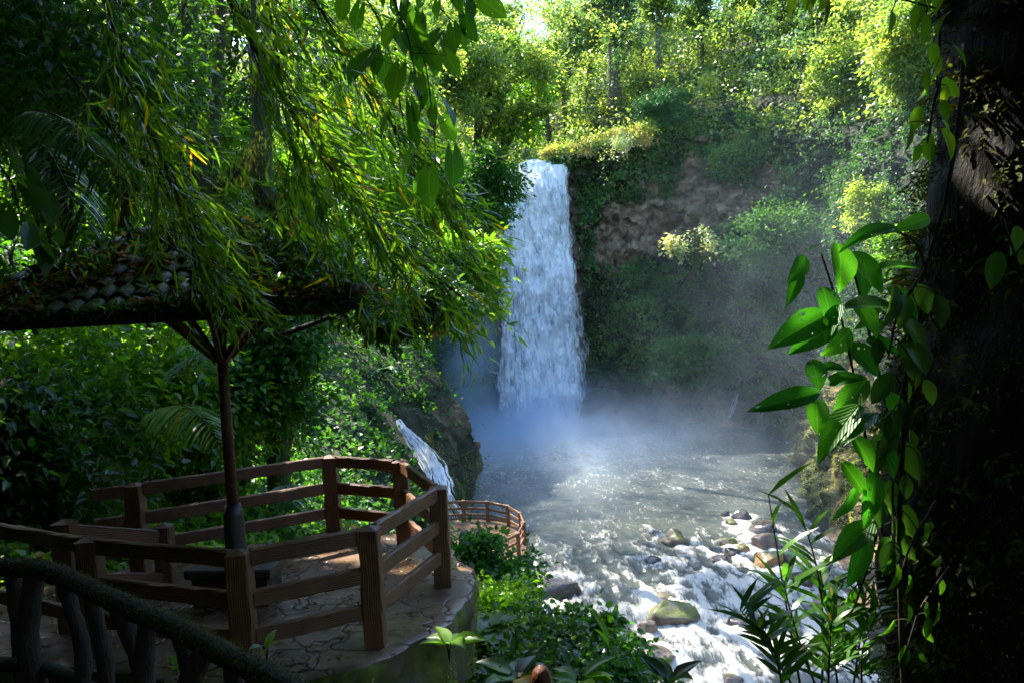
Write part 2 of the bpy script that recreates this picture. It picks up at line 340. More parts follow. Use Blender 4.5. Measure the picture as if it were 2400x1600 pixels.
def stonemat(name, c1, c2, crack=0, moss=0, rough=.6, scale=1.5, gloss=0):
    m, n, l, out = newmat(name)
    v = mapping(n, l); t = noise(n, l, scale, 8, .65, v)
    r = ramp(n, [(.3, c1), (.7, c2)]); l.new(t.outputs[0], r.inputs[0]); col = r.outputs[0]; h = t.outputs[0]
    if crack:
        vo = n.new('ShaderNodeTexVoronoi'); vo.feature = 'DISTANCE_TO_EDGE'; vo.inputs['Scale'].default_value = crack
        wn = noise(n, l, 2, 3, .5, v); ad = n.new('ShaderNodeVectorMath'); ad.operation = 'ADD'; sc_ = n.new('ShaderNodeVectorMath'); sc_.operation = 'SCALE'; sc_.inputs['Scale'].default_value = .75
        l.new(wn.outputs['Color'], sc_.inputs[0]); l.new(v, ad.inputs[0]); l.new(sc_.outputs[0], ad.inputs[1]); l.new(ad.outputs[0], vo.inputs['Vector'])
        r3 = ramp(n, [(0, (.15, .15, .15)), (.035, (1, 1, 1))]); l.new(vo.outputs['Distance'], r3.inputs[0])
        mx = n.new('ShaderNodeMix'); mx.data_type = 'RGBA'; mx.blend_type = 'MULTIPLY'; mx.inputs[0].default_value = 1; l.new(col, mx.inputs[6]); l.new(r3.outputs[0], mx.inputs[7]); col = mx.outputs[2]
        ml = n.new('ShaderNodeMath'); ml.operation = 'MULTIPLY'; l.new(r3.outputs[0], ml.inputs[0]); l.new(h, ml.inputs[1]); h = ml.outputs[0]
    if moss:
        t2 = noise(n, l, 1.3*scale, 6, .65, v)
        g = n.new('ShaderNodeNewGeometry'); sx = n.new('ShaderNodeSeparateXYZ'); l.new(g.outputs['Normal'], sx.inputs[0])
        ml = n.new('ShaderNodeMath'); ml.operation = 'MULTIPLY_ADD'; ml.inputs[1].default_value = .35 if moss > 0 else 0; l.new(sx.outputs[2], ml.inputs[0]); l.new(t2.outputs[0], ml.inputs[2])
        r4 = ramp(n, [(1-abs(moss)-.05, (0, 0, 0)), (1-abs(moss)+.08, (1, 1, 1))]); l.new(ml.outputs[0], r4.inputs[0])
        tm = noise(n, l, 9, 4, .6, v); rm = ramp(n, [(.3, (.04, .055, .008)), (.7, (.16, .18, .02))]); l.new(tm.outputs[0], rm.inputs[0])
        mx = n.new('ShaderNodeMix'); mx.data_type = 'RGBA'; l.new(r4.outputs[0], mx.inputs[0]); l.new(col, mx.inputs[6]); l.new(rm.outputs[0], mx.inputs[7]); col = mx.outputs[2]
    p = n.new('ShaderNodeBsdfPrincipled'); l.new(col, p.inputs['Base Color'])
    tr = noise(n, l, 1.7, 3, .5, v); rr = ramp(n, [(.35, (rough*.45,)*3), (.65, (rough,)*3)]); l.new(tr.outputs[0], rr.inputs[0]); l.new(rr.outputs[0], p.inputs['Roughness'])
    b = bumpn(n, l, h, .7, .03); l.new(b.outputs[0], p.inputs['Normal']); l.new(p.outputs[0], out.inputs[0]); return m
M['deckstone'] = stonemat('wet_flagstone', (.034, .021, .014), (.25, .145, .08), crack=1.45, rough=.45, scale=2)
M['wall'] = stonemat('mossy_wall', (.03, .023, .014), (.17, .13, .075), moss=-.54, rough=.8, scale=1.6)
M['concrete'] = stonemat('tan_concrete', (.16, .11, .075), (.30, .22, .15), rough=.8, scale=1)
M['boulder'] = stonemat('river_boulder', (.07, .055, .045), (.27, .20, .16), moss=.12, rough=.6, scale=1.4)
M['boulder_moss'] = stonemat('mossy_boulder', (.06, .05, .035), (.22, .17, .12), moss=.27, rough=.7, scale=1.4)
M['boulder_wet'] = stonemat('wet_boulder', (.025, .02, .018), (.10, .08, .07), rough=.3, scale=1.4)
M['boulder_dark'] = stonemat('dark_outcrop', (.010, .011, .010), (.035, .036, .03), moss=.12, rough=.6, scale=.6)
M['boulder_orange'] = stonemat('orange_boulder', (.16, .08, .03), (.38, .22, .09), moss=.24, rough=.6, scale=1.4)
M['tile'] = stonemat('clay_roof_tile', (.012, .009, .007), (.075, .042, .025), moss=.34, rough=.5, scale=5)
M['bench'] = stonemat('dark_concrete', (.02, .018, .014), (.07, .062, .045), rough=.6, scale=3)
M['eave'] = stonemat('dark_eave_timber', (.012, .008, .006), (.045, .025, .015), rough=.7, scale=3)
M['polemat'] = stonemat('brown_pole_paint', (.07, .03, .02), (.16, .07, .04), rough=.35, scale=6)

def whitemat(name, kind):
    m, n, l, out = newmat(name)
    if kind == 'fall':
        v = mapping(n, l, (1.25, .6, .26)); t = noise(n, l, 1.0, 8, .66, v, .5)
        v2 = mapping(n, l, (3.2, 1, .8)); t2 = noise(n, l, 1.3, 5, .6, v2)
    else:
        v = mapping(n, l, (3, 3, .5)); t = noise(n, l, 2, 6, .62, v, .3); t2 = noise(n, l, 5, 5, .6, v)
    ad = n.new('ShaderNodeMath'); ad.operation = 'ADD'; l.new(t.outputs[0], ad.inputs[0]); l.new(t2.outputs[0], ad.inputs[1])
    r = ramp(n, [(.36, (.55, .63, .72)), (.46, (.88, .91, .95)), (.55, (.98, .985, .99))])
    hf = n.new('ShaderNodeMath'); hf.operation = 'MULTIPLY'; hf.inputs[1].default_value = .5; l.new(ad.outputs[0], hf.inputs[0]); l.new(hf.outputs[0], r.inputs[0])
    d = n.new('ShaderNodeBsdfDiffuse'); l.new(r.outputs[0], d.inputs[0]); tr = n.new('ShaderNodeBsdfTranslucent'); l.new(r.outputs[0], tr.inputs[0])
    s = n.new('ShaderNodeMixShader'); s.inputs[0].default_value = .45; l.new(d.outputs[0], s.inputs[1]); l.new(tr.outputs[0], s.inputs[2])
    a = n.new('ShaderNodeAttribute'); a.attribute_name = 'dens'
    ml = n.new('ShaderNodeMath'); ml.operation = 'MULTIPLY_ADD'; ml.inputs[1].default_value = 1.6; l.new(a.outputs['Fac'], ml.inputs[0]); l.new(hf.outputs[0], ml.inputs[2])
    r2 = ramp(n, [(.62, (0, 0, 0)), (.85, (1, 1, 1))]); l.new(ml.outputs[0], r2.inputs[0])
    tp = n.new('ShaderNodeBsdfTransparent'); s2 = n.new('ShaderNodeMixShader'); l.new(r2.outputs[0], s2.inputs[0]); l.new(tp.outputs[0], s2.inputs[1]); l.new(s.outputs[0], s2.inputs[2])
    l.new(s2.outputs[0], out.inputs[0]); return m
M['fall'] = whitemat('falling_water', 'fall')
M['cascade'] = whitemat('cascade_water', 'cas')

def rivermat():
    m, n, l, out = newmat('river_water')
    a = n.new('ShaderNodeAttribute'); a.attribute_name = 'foam'
    v = mapping(n, l, (2.4, .8, 1), rot=(0, 0, -.25)); t = noise(n, l, 1.4, 7, .62, v, .9)
    ts = noise(n, l, 1.6, 6, .6, mapping(n, l, (5.5, 1.3, 1), rot=(0, 0, -.25)), .6); mt = n.new('ShaderNodeMath'); mt.operation = 'MULTIPLY_ADD'; mt.inputs[1].default_value = .85; mt.inputs[2].default_value = -.42; l.new(ts.outputs[0], mt.inputs[0])
    m2_ = n.new('ShaderNodeMath'); m2_.operation = 'ADD'; l.new(mt.outputs[0], m2_.inputs[0]); l.new(t.outputs[0], m2_.inputs[1])
    ad = n.new('ShaderNodeMath'); ad.operation = 'MULTIPLY_ADD'; ad.inputs[1].default_value = 1.0; l.new(a.outputs['Fac'], ad.inputs[0]); l.new(m2_.outputs[0], ad.inputs[2])
    r = ramp(n, [(.62, (0, 0, 0)), (.78, (.35, .35, .35)), (1.0, (1, 1, 1))]); l.new(ad.outputs[0], r.inputs[0])
    p = n.new('ShaderNodeBsdfPrincipled'); p.inputs['Base Color'].default_value = (.066, .075, .066, 1); p.inputs['Roughness'].default_value = .16; p.inputs['IOR'].default_value = 1.33
    tb = noise(n, l, 2.2, 6, .6, mapping(n, l, (1.3, .8, 1), rot=(0, 0, -.25)), .6); b = bumpn(n, l, tb.outputs[0], .55, .10); l.new(b.outputs[0], p.inputs['Normal'])
    q = n.new('ShaderNodeBsdfPrincipled'); q.inputs['Base Color'].default_value = (.50, .47, .40, 1); q.inputs['Roughness'].default_value = .7
    b2 = bumpn(n, l, t.outputs[0], .8, .15); l.new(b2.outputs[0], q.inputs['Normal'])
    s = n.new('ShaderNodeMixShader'); l.new(r.outputs[0], s.inputs[0]); l.new(p.outputs[0], s.inputs[1]); l.new(q.outputs[0], s.inputs[2])
    l.new(s.outputs[0], out.inputs[0]); return m
M['river'] = rivermat()

# ------------------------------------------------------------------ the gorge: one lofted sheet
ST = [  # (base x, y), (out x, y), eight (offset, z)
 ((8, -30), (-1, 0), [(0, -17), (2, -11), (3.5, -6.5), (5.5, -3.8), (8, -2.3), (14, -1.7), (24, 6), (45, 22)]),
 ((8, -2), (-1, 0), [(0, -17), (2, -11.5), (3.5, -7), (5.7, -4.2), (8, -2.7), (13, -2.6), (21, 5), (45, 22)]),
 ((8, 5), (-1, 0), [(0, -17.3), (2.3, -12), (4, -8), (6, -5), (8, -3.9), (13, -3.2), (20, 3), (45, 22)]),
 ((8, 12), (-1, 0), [(0, -17.3), (3, -13), (5.3, -9.4), (7.2, -7.4), (9.5, -5.9), (14.5, -3.9), (21, 1), (48, 22)]),
 ((5, 22), (-1, 0), [(0, -17.3), (3, -13.5), (5.5, -11), (7.5, -9.2), (10, -7), (14, -4), (20, 2), (45, 24)]),
 ((2, 32), (-1, 0), [(0, -16.8), (2, -14.2), (4, -13), (6, -11.5), (8, -9), (12, -5), (19, 3), (44, 26)]),
 ((-.5, 42), (-1, 0), [(0, -15.8), (1.5, -14), (3, -13), (4.5, -11), (6.5, -8), (10.5, -4), (17.5, 4), (44, 28)]),
 ((-3.4, 50), (-1, 0), [(0, -15.8), (.6, -13), (1.4, -11), (2.8, -9), (5.5, -6), (9.5, -2), (17, 6), (42, 30)]),
 ((-3.6, 58.5), (-1, 0), [(0, -15.8), (-1.1, -13.0), (-1.1, -11.4), (-.2, -9), (1.6, -6.5), (6, -3.5), (17, 6), (42, 32)]),
 ((-5.2, 66), (-.95, .3), [(0, -15.8), (.3, -12), (.8, -8.5), (2.0, -5.5), (4, -2), (8, 3), (18, 12), (42, 34)]),
 ((-8, 77), (-1, .2), [(0, -15.8), (.4, -9), (.8, -2), (1.5, 5), (3, 10), (7, 14), (16, 19), (40, 38)]),
 ((-6.5, 87.5), (-.6, .8), [(0, -15.8), (.3, -8), (.6, 0), (1, 8), (1.8, 13.8), (6, 15.5), (18, 20), (55, 42)]),
 ((-1.5, 91), (-.1, 1), [(0, -15.8), (0, -8), (-.1, 0), (-.3, 8), (0, 14.2), (6, 14.8), (22, 18), (70, 42)]),
 ((4, 91.5), (0, 1), [(0, -15.8), (0, -8), (-.1, 0), (-.3, 8), (0, 13.9), (6, 14.4), (22, 18), (70, 44)]),
 ((8.4, 91.5), (.05, 1), [(0, -15.8), (2.8, -10), (1.4, -3), (0, 7), (-1.4, 14.6), (4, 16.8), (22, 22), (70, 46)]),
 ((11, 90.5), (.05, 1), [(0, -15.8), (1.5, -11.5), (4.2, -6.5), (0.6, 3), (-1.6, 15.4), (3, 18), (20, 25), (70, 48)]),
 ((14, 88.5), (.08, 1), [(0, -15.8), (-.6, -12), (.6, -8.5), (2.6, 2), (1.6, 16.5), (4, 19), (22, 27), (70, 48)]),
 ((19, 87), (.15, 1), [(0, -15.8), (.8, -10), (1.8, -2), (2.6, 5), (2.6, 16.5), (5, 19.5), (22, 28), (65, 48)]),
 ((24.5, 81), (.5, .85), [(0, -15.8), (.8, -10), (1.8, -3), (2.8, 5), (4, 15), (7, 19), (22, 28), (60, 48)]),
 ((25.5, 73), (.9, .4), [(0, -15.8), (1, -10), (2.2, -3), (3.8, 4), (6, 13), (9, 17), (22, 27), (55, 46)]),
 ((22, 65), (1, .12), [(0, -15.8), (1.4, -11.5), (3.2, -6), (5.5, 0), (8.5, 9), (13, 15), (25, 26), (55, 44)]),
 ((19.3, 57), (1, 0), [(0, -15.8), (1.6, -12.3), (3.6, -7.8), (6.2, -3.8), (9.2, 5), (13, 12), (25, 23), (52, 40)]),
 ((18, 49), (1, 0), [(0, -15.8), (1.8, -13), (4.0, -9.2), (6.6, -5.6), (9, 1), (12, 8), (23, 19), (50, 36)]),
 ((16.5, 40.5), (1, 0), [(0, -16.3), (1.8, -14.9), (4.2, -11.4), (6.8, -7.6), (9, -2), (11.5, 5), (21, 14), (48, 32)]),
 ((14.8, 31), (1, 0), [(0, -17), (2, -15.6), (4, -12), (6, -7), (8, -3), (11, 2), (19, 10), (45, 28)]),
 ((14, 18), (1, 0), [(0, -17.5), (2, -15), (4, -11), (6, -7), (8, -3), (11, 1), (18, 8), (42, 24)]),
 ((14, -30), (1, 0), [(0, -17.5), (2, -15), (4, -11), (6, -7), (8, -3), (11, 1), (18, 8), (42, 24)]),
]
def cells(P, s):
    i = np.floor(P).astype(np.int64); best = np.full(P.shape[:-1], 9.); val = np.zeros(P.shape[:-1])
    for a in (-1, 0, 1):
        for b in (-1, 0, 1):
            for c in (-1, 0, 1):
                j = i+[a, b, c]; fp = np.stack([_h(j[..., 0], j[..., 1], j[..., 2], s+k) for k in range(3)], -1)
                o_ = P-(j+fp); d = (o_**2).sum(-1); v = _h(j[..., 0], j[..., 1], j[..., 2], s+9)+(o_*(fp-.5)).sum(-1)*1.2
                m = d < best; best = np.where(m, d, best); val = np.where(m, v, val)
    return val, np.sqrt(best)
def loft():
    K = len(ST)
    base = np.array([s[0] for s in ST], float); outd = unit(np.array([s[1] for s in ST], float))
    prof = np.array([[(-4, -21.5)]+s[2] for s in ST], float)
    prof = np.concatenate([prof, prof[:, -1:]*[[[6, 1]]]+[[[0, 18]]]], 1)
    sl_ = np.r_[0, np.cumsum(np.linalg.norm(np.diff(base, axis=0), axis=1)+.5*np.linalg.norm(np.diff(prof[:, 4:7, 0], axis=0), axis=1))]
    ns = 900; s = np.linspace(0, sl_[-1], ns)
    # denser along the far part
    wgt = np.interp(s, sl_, [1 if 5 < b[1] < 95 else .3 for b in base]); cw = np.cumsum(wgt); s = np.interp(np.linspace(cw[0], cw[-1], ns), cw, s)
    def li(A):
        A = A.reshape(K, -1); o = np.stack([np.interp(s, sl_, A[:, k]) for k in range(A.shape[1])], 1)
        for _ in range(6): o[1:-1] = (o[:-2]+2*o[1:-1]+o[2:])/4
        return o
    B = li(base); O = unit(li(outd)); Pf = li(prof).reshape(ns, prof.shape[1], 2)
    tk = [0, .04, .17, .31, .46, .60, .69, .83, .95, 1.0]; nt_ = 290
    t = np.linspace(0, 1, nt_)
    off = np.stack([np.interp(t, tk, Pf[i, :, 0]) for i in range(ns)]); z = np.stack([np.interp(t, tk, Pf[i, :, 1]) for i in range(ns)])
    for _ in range(4):
        off[:, 1:-1] = (off[:, :-2]+2*off[:, 1:-1]+off[:, 2:])/4; z[:, 1:-1] = (z[:, :-2]+2*z[:, 1:-1]+z[:, 2:])/4
    P = np.zeros((ns, nt_, 3)); P[..., 0] = B[:, None, 0]+O[:, None, 0]*off; P[..., 1] = B[:, None, 1]+O[:, None, 1]*off; P[..., 2] = z
    def nrm(P):
        du = np.gradient(P, axis=0); dv = np.gradient(P, axis=1); return unit(np.cross(dv, du))
    N = nrm(P)
    amp = np.interp(P[..., 1], [0, 14, 30, 60], [.05, .25, .7, 1.3])*(1-.65*((P[..., 1] > 46)*(P[..., 1] < 68)*(P[..., 0] < 1)))*np.interp(t, [0, .04, .12, .7, .9, 1], [0, .3, 1, 1, 1.5, 2])[None]
    n1 = fbm(P*.13, 3, 3)-.5; n2 = fbm(P*np.array([.45, .45, .9]), 5, 9)-.5
    ridg = 1-np.abs(2*fbm(P*np.array([.35, .35, .22]), 4, 21)-1)
    steep = 1-np.abs(N[..., 2:3])[..., 0]
    q1 = vnoise(P*np.array([.55, .55, .40]), 81); q2 = vnoise(P*np.array([1.1, 1.1, .9]), 82); q3 = fbm(P*2.2, 3, 84)
    Pw = P+(np.stack([fbm(P*.5, 3, 91), fbm(P*.5, 3, 92), fbm(P*.5, 3, 93)], -1)-.5)*2.5; c1, _ = cells(Pw*np.array([.42, .42, .30]), 5); c2, _ = cells(Pw*np.array([.95, .95, .75]), 15)
    blk = np.abs(q1-.5)*1.2+1.5*c1+.9*c2+.3*(q3-.5)
    led = np.abs(((P[..., 2]*.45+q1*2.2) % 1)-.5)
    P = P+N*(np.clip(amp, 0, 1.3)*steep*(blk*1.0+led*.7))[..., None]
    P = P+N*(amp*(n1*2.6+n2*1.1+(ridg-.75)*1.6*steep))[..., None]
    N = nrm(P)
    if (N[..., 2].mean() < 0): N = -N
    return P, N, t
GP, GN, GT = loft()
ns, nt_ = GP.shape[:2]
def rockmask(P, N):
    """where the bare rock shows: patches on the cliff right of the falls, the bluff, the lit right bank"""
    u, v, d = proj(P.reshape(-1, 3)); u = u.reshape(P.shape[:-1]); v = v.reshape(P.shape[:-1])
    x, y, z = P[..., 0], P[..., 1], P[..., 2]
    n = fbm(P*.28, 4, 40); n2 = fbm(P*.9, 3, 55)
    m = np.zeros(x.shape)
    far = (y > 76)
    face = np.exp(-((x-13)/5.0)**2-((z-6)/4.0)**2)+.95*np.exp(-((x-22)/7.)**2-((z-9)/4.5)**2)
    n3 = fbm(P*np.array([.55, .3, .12]), 4, 47); m = np.maximum(m, sstep(.50, .60, face*.66+n*.6+n3*.9-.54+.3*(n2-.5))*far)
    m = np.maximum(m, far*sstep(6, 3, np.abs(x-3.5))*sstep(14, 12, z)*.8)
    m = np.maximum(m, far*sstep(-9, -12, z)*sstep(.45, .6, n)*.8)
    bluff = sstep(-7, -9.5, z)*(y > 55)*(y < 72)*(x < 0)
    m = np.maximum(m, bluff*sstep(.42, .56, n)*.6)
    rb = (x > 12)*(y > 26)*(y < 66)*sstep(-4.5, -7.5, z)
    m = np.maximum(m, rb*sstep(.52, .64, n2*.6+n*.5))
    lowl = (x < 6)*(y > 28)*(y < 56)*sstep(-14.3, -15, z)
    m = np.maximum(m, lowl)
    return np.clip(m, 0, 1)
ROCK = rockmask(GP, GN)
idx = np.arange(ns*nt_).reshape(ns, nt_)
gf = np.stack([idx[:-1, :-1], idx[1:, :-1], idx[1:, 1:], idx[:-1, 1:]], -1).reshape(-1, 4)
g = mk('hillside', GP.reshape(-1, 3), gf, M['terrain'], attrs={'rock': ('POINT', ROCK.ravel())}, smooth=False); tag(g, kind='structure')
gmid = (GP[:-1, :-1]+GP[1:, 1:])/2; garea = np.linalg.norm(np.cross(GP[1:, 1:]-GP[:-1, :-1], GP[:-1, 1:]-GP[1:, :-1]), axis=-1)/2
GU, GV, GD = proj(gmid.reshape(-1, 3)); GU = GU.reshape(gmid.shape[:2]); GV = GV.reshape(gmid.shape[:2]); GD = GD.reshape(gmid.shape[:2])
INV = (GD > 1)*(GU > -350)*(GU < 2700)*(GV > -250)*(GV < 1800)
flat_xy = GP[:, 20:].reshape(-1, 3)
def ground_z(x, y):
    d = (flat_xy[:, 0]-x)**2+(flat_xy[:, 1]-y)**2; return float(flat_xy[np.argmin(d), 2])
def sample(n, weight):
    w_ = (garea*weight*INV).ravel(); w_ = w_/w_.sum(); k = rng.choice(len(w_), n, p=w_); i, j = np.unravel_index(k, gmid.shape[:2])
    a, b = rng.random((2, n, 1))
    p = GP[i, j]*(1-a)*(1-b)+GP[i+1, j]*a*(1-b)+GP[i, j+1]*(1-a)*b+GP[i+1, j+1]*a*b
    return p, GN[i, j], i, j
DECK_KEEP = lambda p: ~((p[:, 0] > -6.2)*(p[:, 0] < -.25)*(p[:, 1] > 5.2)*(p[:, 1] < 11.2))

def cover(name, n, weight, size, m, lump=1.0, tpl=T4, kind_label=None, aspect=.55, seed=0, lumpscale=.6, droop=-.3, cat='vegetation'):
    p, nr, i, j = sample(n, weight)
    k = DECK_KEEP(p); p = p[k]; nr = nr[k]; n = len(p)
    h = fbm(p*lumpscale, 3, seed); hh = np.clip((h-.36)*3.2, 0.02, 1)*lump
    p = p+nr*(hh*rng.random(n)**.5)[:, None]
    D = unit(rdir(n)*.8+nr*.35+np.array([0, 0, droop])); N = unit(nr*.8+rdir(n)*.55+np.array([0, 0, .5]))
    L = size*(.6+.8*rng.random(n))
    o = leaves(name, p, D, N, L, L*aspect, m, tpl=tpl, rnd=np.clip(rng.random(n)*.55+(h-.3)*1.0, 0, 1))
    tag(o, kind_label, cat, kind='stuff'); return o

yy = gmid[..., 1]; xx = gmid[..., 0]; zz = gmid[..., 2]; rk = (ROCK[:-1, :-1] > .45)
veg = (~rk)*1.0
fallzone = (np.abs(xx-3.2) < 5.2)*(yy > 84)*(zz < 14)
veg = veg*(~fallzone)
underw = zz < -15.2
veg = veg*(~underw)
patch = lambda s, a, b: sstep(a, b, fbm(gmid*.22, 3, s))
left = xx < 3.5+.0*yy
nearL = left*(yy < 17)*(zz < 3)
midL = left*(yy >= 17)*(yy < 34)
farL = left*(yy >= 34)*(yy < 80)
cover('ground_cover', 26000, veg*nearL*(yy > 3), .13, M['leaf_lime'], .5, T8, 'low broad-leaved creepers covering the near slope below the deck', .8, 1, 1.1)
casc = [(915, 965), (935, 995), (965, 1030), (990, 1075), (1000, 1110), (1010, 1150), (1060, 1215)]
cu = np.interp(GV, [q[1] for q in casc], [q[0] for q in casc]); veg = veg*~((np.abs(GU-cu) < 42)*(GV > 930)*(GV < 1240)*(GD > 38)*(GD < 62)*(xx < 3))
bl_ = (GU > 975)*(GU < 1130)*(GV > 835)*(GV < 1170)*(GD > 45)*(GD < 72)*(xx < 3); veg = veg*(1-.93*bl_)
cover('ground_cover', 9000, 1.0*bl_*(~underw)*(patch(31, .45, .6)+.05), .10, M['moss_bright'], .1, T4, 'patches of bright moss on the dark rounded bluff left of the pool', .5, 32, 1.0)
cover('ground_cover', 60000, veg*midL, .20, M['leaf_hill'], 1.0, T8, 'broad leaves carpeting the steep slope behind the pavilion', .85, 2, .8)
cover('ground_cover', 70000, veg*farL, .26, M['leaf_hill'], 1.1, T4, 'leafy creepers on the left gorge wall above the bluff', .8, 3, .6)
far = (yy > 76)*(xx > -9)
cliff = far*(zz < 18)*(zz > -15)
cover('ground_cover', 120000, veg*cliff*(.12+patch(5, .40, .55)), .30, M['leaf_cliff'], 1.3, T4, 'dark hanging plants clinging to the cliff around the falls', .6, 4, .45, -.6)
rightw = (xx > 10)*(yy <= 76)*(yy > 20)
cover('ground_cover', 90000, veg*rightw*(zz > -7)*(.15+patch(6, .38, .5)), .28, M['leaf_shaded'], 1.4, T4, 'bushy growth on the right gorge wall', .6, 5, .45, -.5)
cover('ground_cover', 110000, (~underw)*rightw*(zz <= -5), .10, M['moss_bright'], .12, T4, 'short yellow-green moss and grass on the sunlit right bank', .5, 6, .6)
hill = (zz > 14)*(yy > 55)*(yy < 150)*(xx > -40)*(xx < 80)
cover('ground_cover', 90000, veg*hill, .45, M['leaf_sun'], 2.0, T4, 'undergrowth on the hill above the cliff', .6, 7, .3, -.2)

# ------------------------------------------------------------------ river
def wz(y):
    y = np.asarray(y, float); return np.interp(y, [-30, 22, 38, 44, 52, 100], [-18.6, -18.2, -16.9, -16.1, -15.55, -15.5])
BO = [ # u, v, half-width px, half-height px, material, label
 (1548, 1232, 34, 24, 'boulder_moss', 'dark boulder with a mossy back, alone in the middle of the river'),
 (1668, 1241, 20, 12, 'boulder_moss', 'small bright-mossed rock left of the boulder cluster'),
 (1703, 1181, 22, 11, 'boulder_wet', 'farthest dark rock at the upstream edge of the rapids'),
 (1664, 1180, 11, 8, 'boulder_wet', 'tiny dark rock left of the farthest rock'),
 (1680, 1197, 14, 10, 'boulder_moss', 'little moss-topped rock just in front of the farthest rock'),
 (1753, 1208, 34, 20, 'boulder_wet', 'dark jagged rock behind the pale-topped boulder'),
 (1760, 1238, 40, 26, 'boulder', 'pale-topped sunlit boulder at the back of the right-hand cluster'),
 (1768, 1281, 35, 25, 'boulder_orange', 'rust-orange mossy boulder in front of the pale-topped boulder'),
 (1810, 1276, 20, 22, 'boulder', 'brown upright rock leaning on the orange boulder, nearest the right bank'),
 (1703, 1257, 17, 12, 'boulder_orange', 'small orange rock left of the pale-topped boulder'),
 (1681, 1266, 18, 10, 'boulder_wet', 'small wet black rock touching the small orange rock'),
 (1657, 1280, 26, 8, 'boulder_wet', 'low wash-over rock at the left end of the cluster'),
 (1706, 1308, 16, 8, 'boulder_wet', 'half-sunk rock alone below the cluster'),
 (1548, 1402, 54, 36, 'boulder_moss', 'big brown boulder with moss on its right side amid white water'),
 (1512, 1366, 36, 15, 'boulder', 'flat sunlit slab just upstream of the big brown boulder'),
 (1490, 1441, 24, 15, 'boulder', 'low splashed rock between the two biggest boulders'),
 (1503, 1505, 48, 40, 'boulder', 'speckled grey boulder nearest the camera in the river'),
 (1724, 1432, 45, 26, 'boulder_wet', 'dark drowned boulder behind the bamboo grass at right'),
 (1830, 1328, 34, 18, 'boulder_wet', 'wet dark rock against the foot of the right bank'),
 (1262, 1345, 62, 26, 'boulder_wet', 'broad wet ledge beside the left shore under the lower terrace'),
 (1207, 1290, 16, 14, 'boulder_wet', 'small dark rock at the foot of the terrace wall'),
 (1680, 1560, 32, 14, 'boulder', 'small rock at the bottom edge of the river view'),
 (1498, 1284, 18, 6, 'boulder_wet', 'submerged rock barely breaking the surface in mid-stream'),
 (1900, 1382, 40, 18, 'boulder', 'pale stone on the gravelly edge of the right bank'),
]
BPOS = []
for (u, v, hw, hh, mn, lab) in BO:
    D = 45.
    for _ in range(12):
        p = onz(u, v+hh*.45, float(wz(D))); D = p[1]
    BPOS.append((p, hw*D/F, hh*D/F))
nx, ny = 340, 620
X = np.linspace(-12, 32, nx); Y = np.linspace(16, 97, ny)
XX, YY = np.meshgrid(X, Y)
W3 = np.stack([XX, YY, 0*XX], -1)
fl = np.stack([XX*1.0+YY*.18, YY*.42, 0*XX], -1)
rap = sstep(54, 44, YY)*sstep(10, 28, YY)*1.0
rg = 1-np.abs(2*fbm(fl*.75, 5, 60)-1); rg2 = 1-np.abs(2*fbm(fl*2.1, 4, 61)-1)
bz = fbm(W3*.25, 3, 63)
splash = np.exp(-((XX-3)**2+(YY-86)**2)/13.0**2)
step = np.exp(-((YY-(40.5+(XX-3)*.05+(bz-.5)*5))/1.7)**2)*.9+np.exp(-((YY-(34.5+(XX-3)*.18+(bz-.5)*6))/1.5)**2)*.7
foam = rap*(-.12+(rg-.74)*1.5+(rg2-.72)*.6+step*.26+.5*(bz-.5)+.12*sstep(42, 33, YY))+splash*.42+.10*(rg-.74)+.06*(rg2-.7)+.15*sstep(.84, .97, rg2)*sstep(.45, .6, bz)
hz = rap*((rg-.7)*.55+(rg2-.7)*.22+step*.25)+.05*(rg-.7)+splash*(fbm(W3*.8, 3, 64)-.5)*.8
for (p, a, b) in BPOS:
    dx = XX-p[0]; dy = YY-p[1]; r = np.sqrt((dx/(a*1.15))**2+(dy/(a*1.0))**2)
    foam += .34*np.exp(-((r-1.15)/.35)**2)*(p[1] < 52)
    tail = np.exp(-((dx-.18*dy)/(a*1.1))**2)*sstep(0, -a, dy)*sstep(-a*6, -a, dy)
    foam += .20*tail*(p[1] < 54)
ZZ = wz(YY)+hz
wi = np.arange(nx*ny).reshape(ny, nx)
wf = np.stack([wi[:-1, :-1], wi[:-1, 1:], wi[1:, 1:], wi[1:, :-1]], -1).reshape(-1, 4)
o = mk('river', np.stack([XX, YY, ZZ], -1).reshape(-1, 3), wf, M['river'], attrs={'foam': ('POINT', foam.ravel())}); tag(o, kind='structure')
V = np.array([[-12, -30, -18.7], [32, -30, -18.7], [32, 16.2, -18.25], [-12, 16.2, -18.25]]); 
o = mk('river', V, [[0, 1, 2, 3]], M['river'], attrs={'foam': ('POINT', [0.1]*4)}); tag(o, kind='structure')

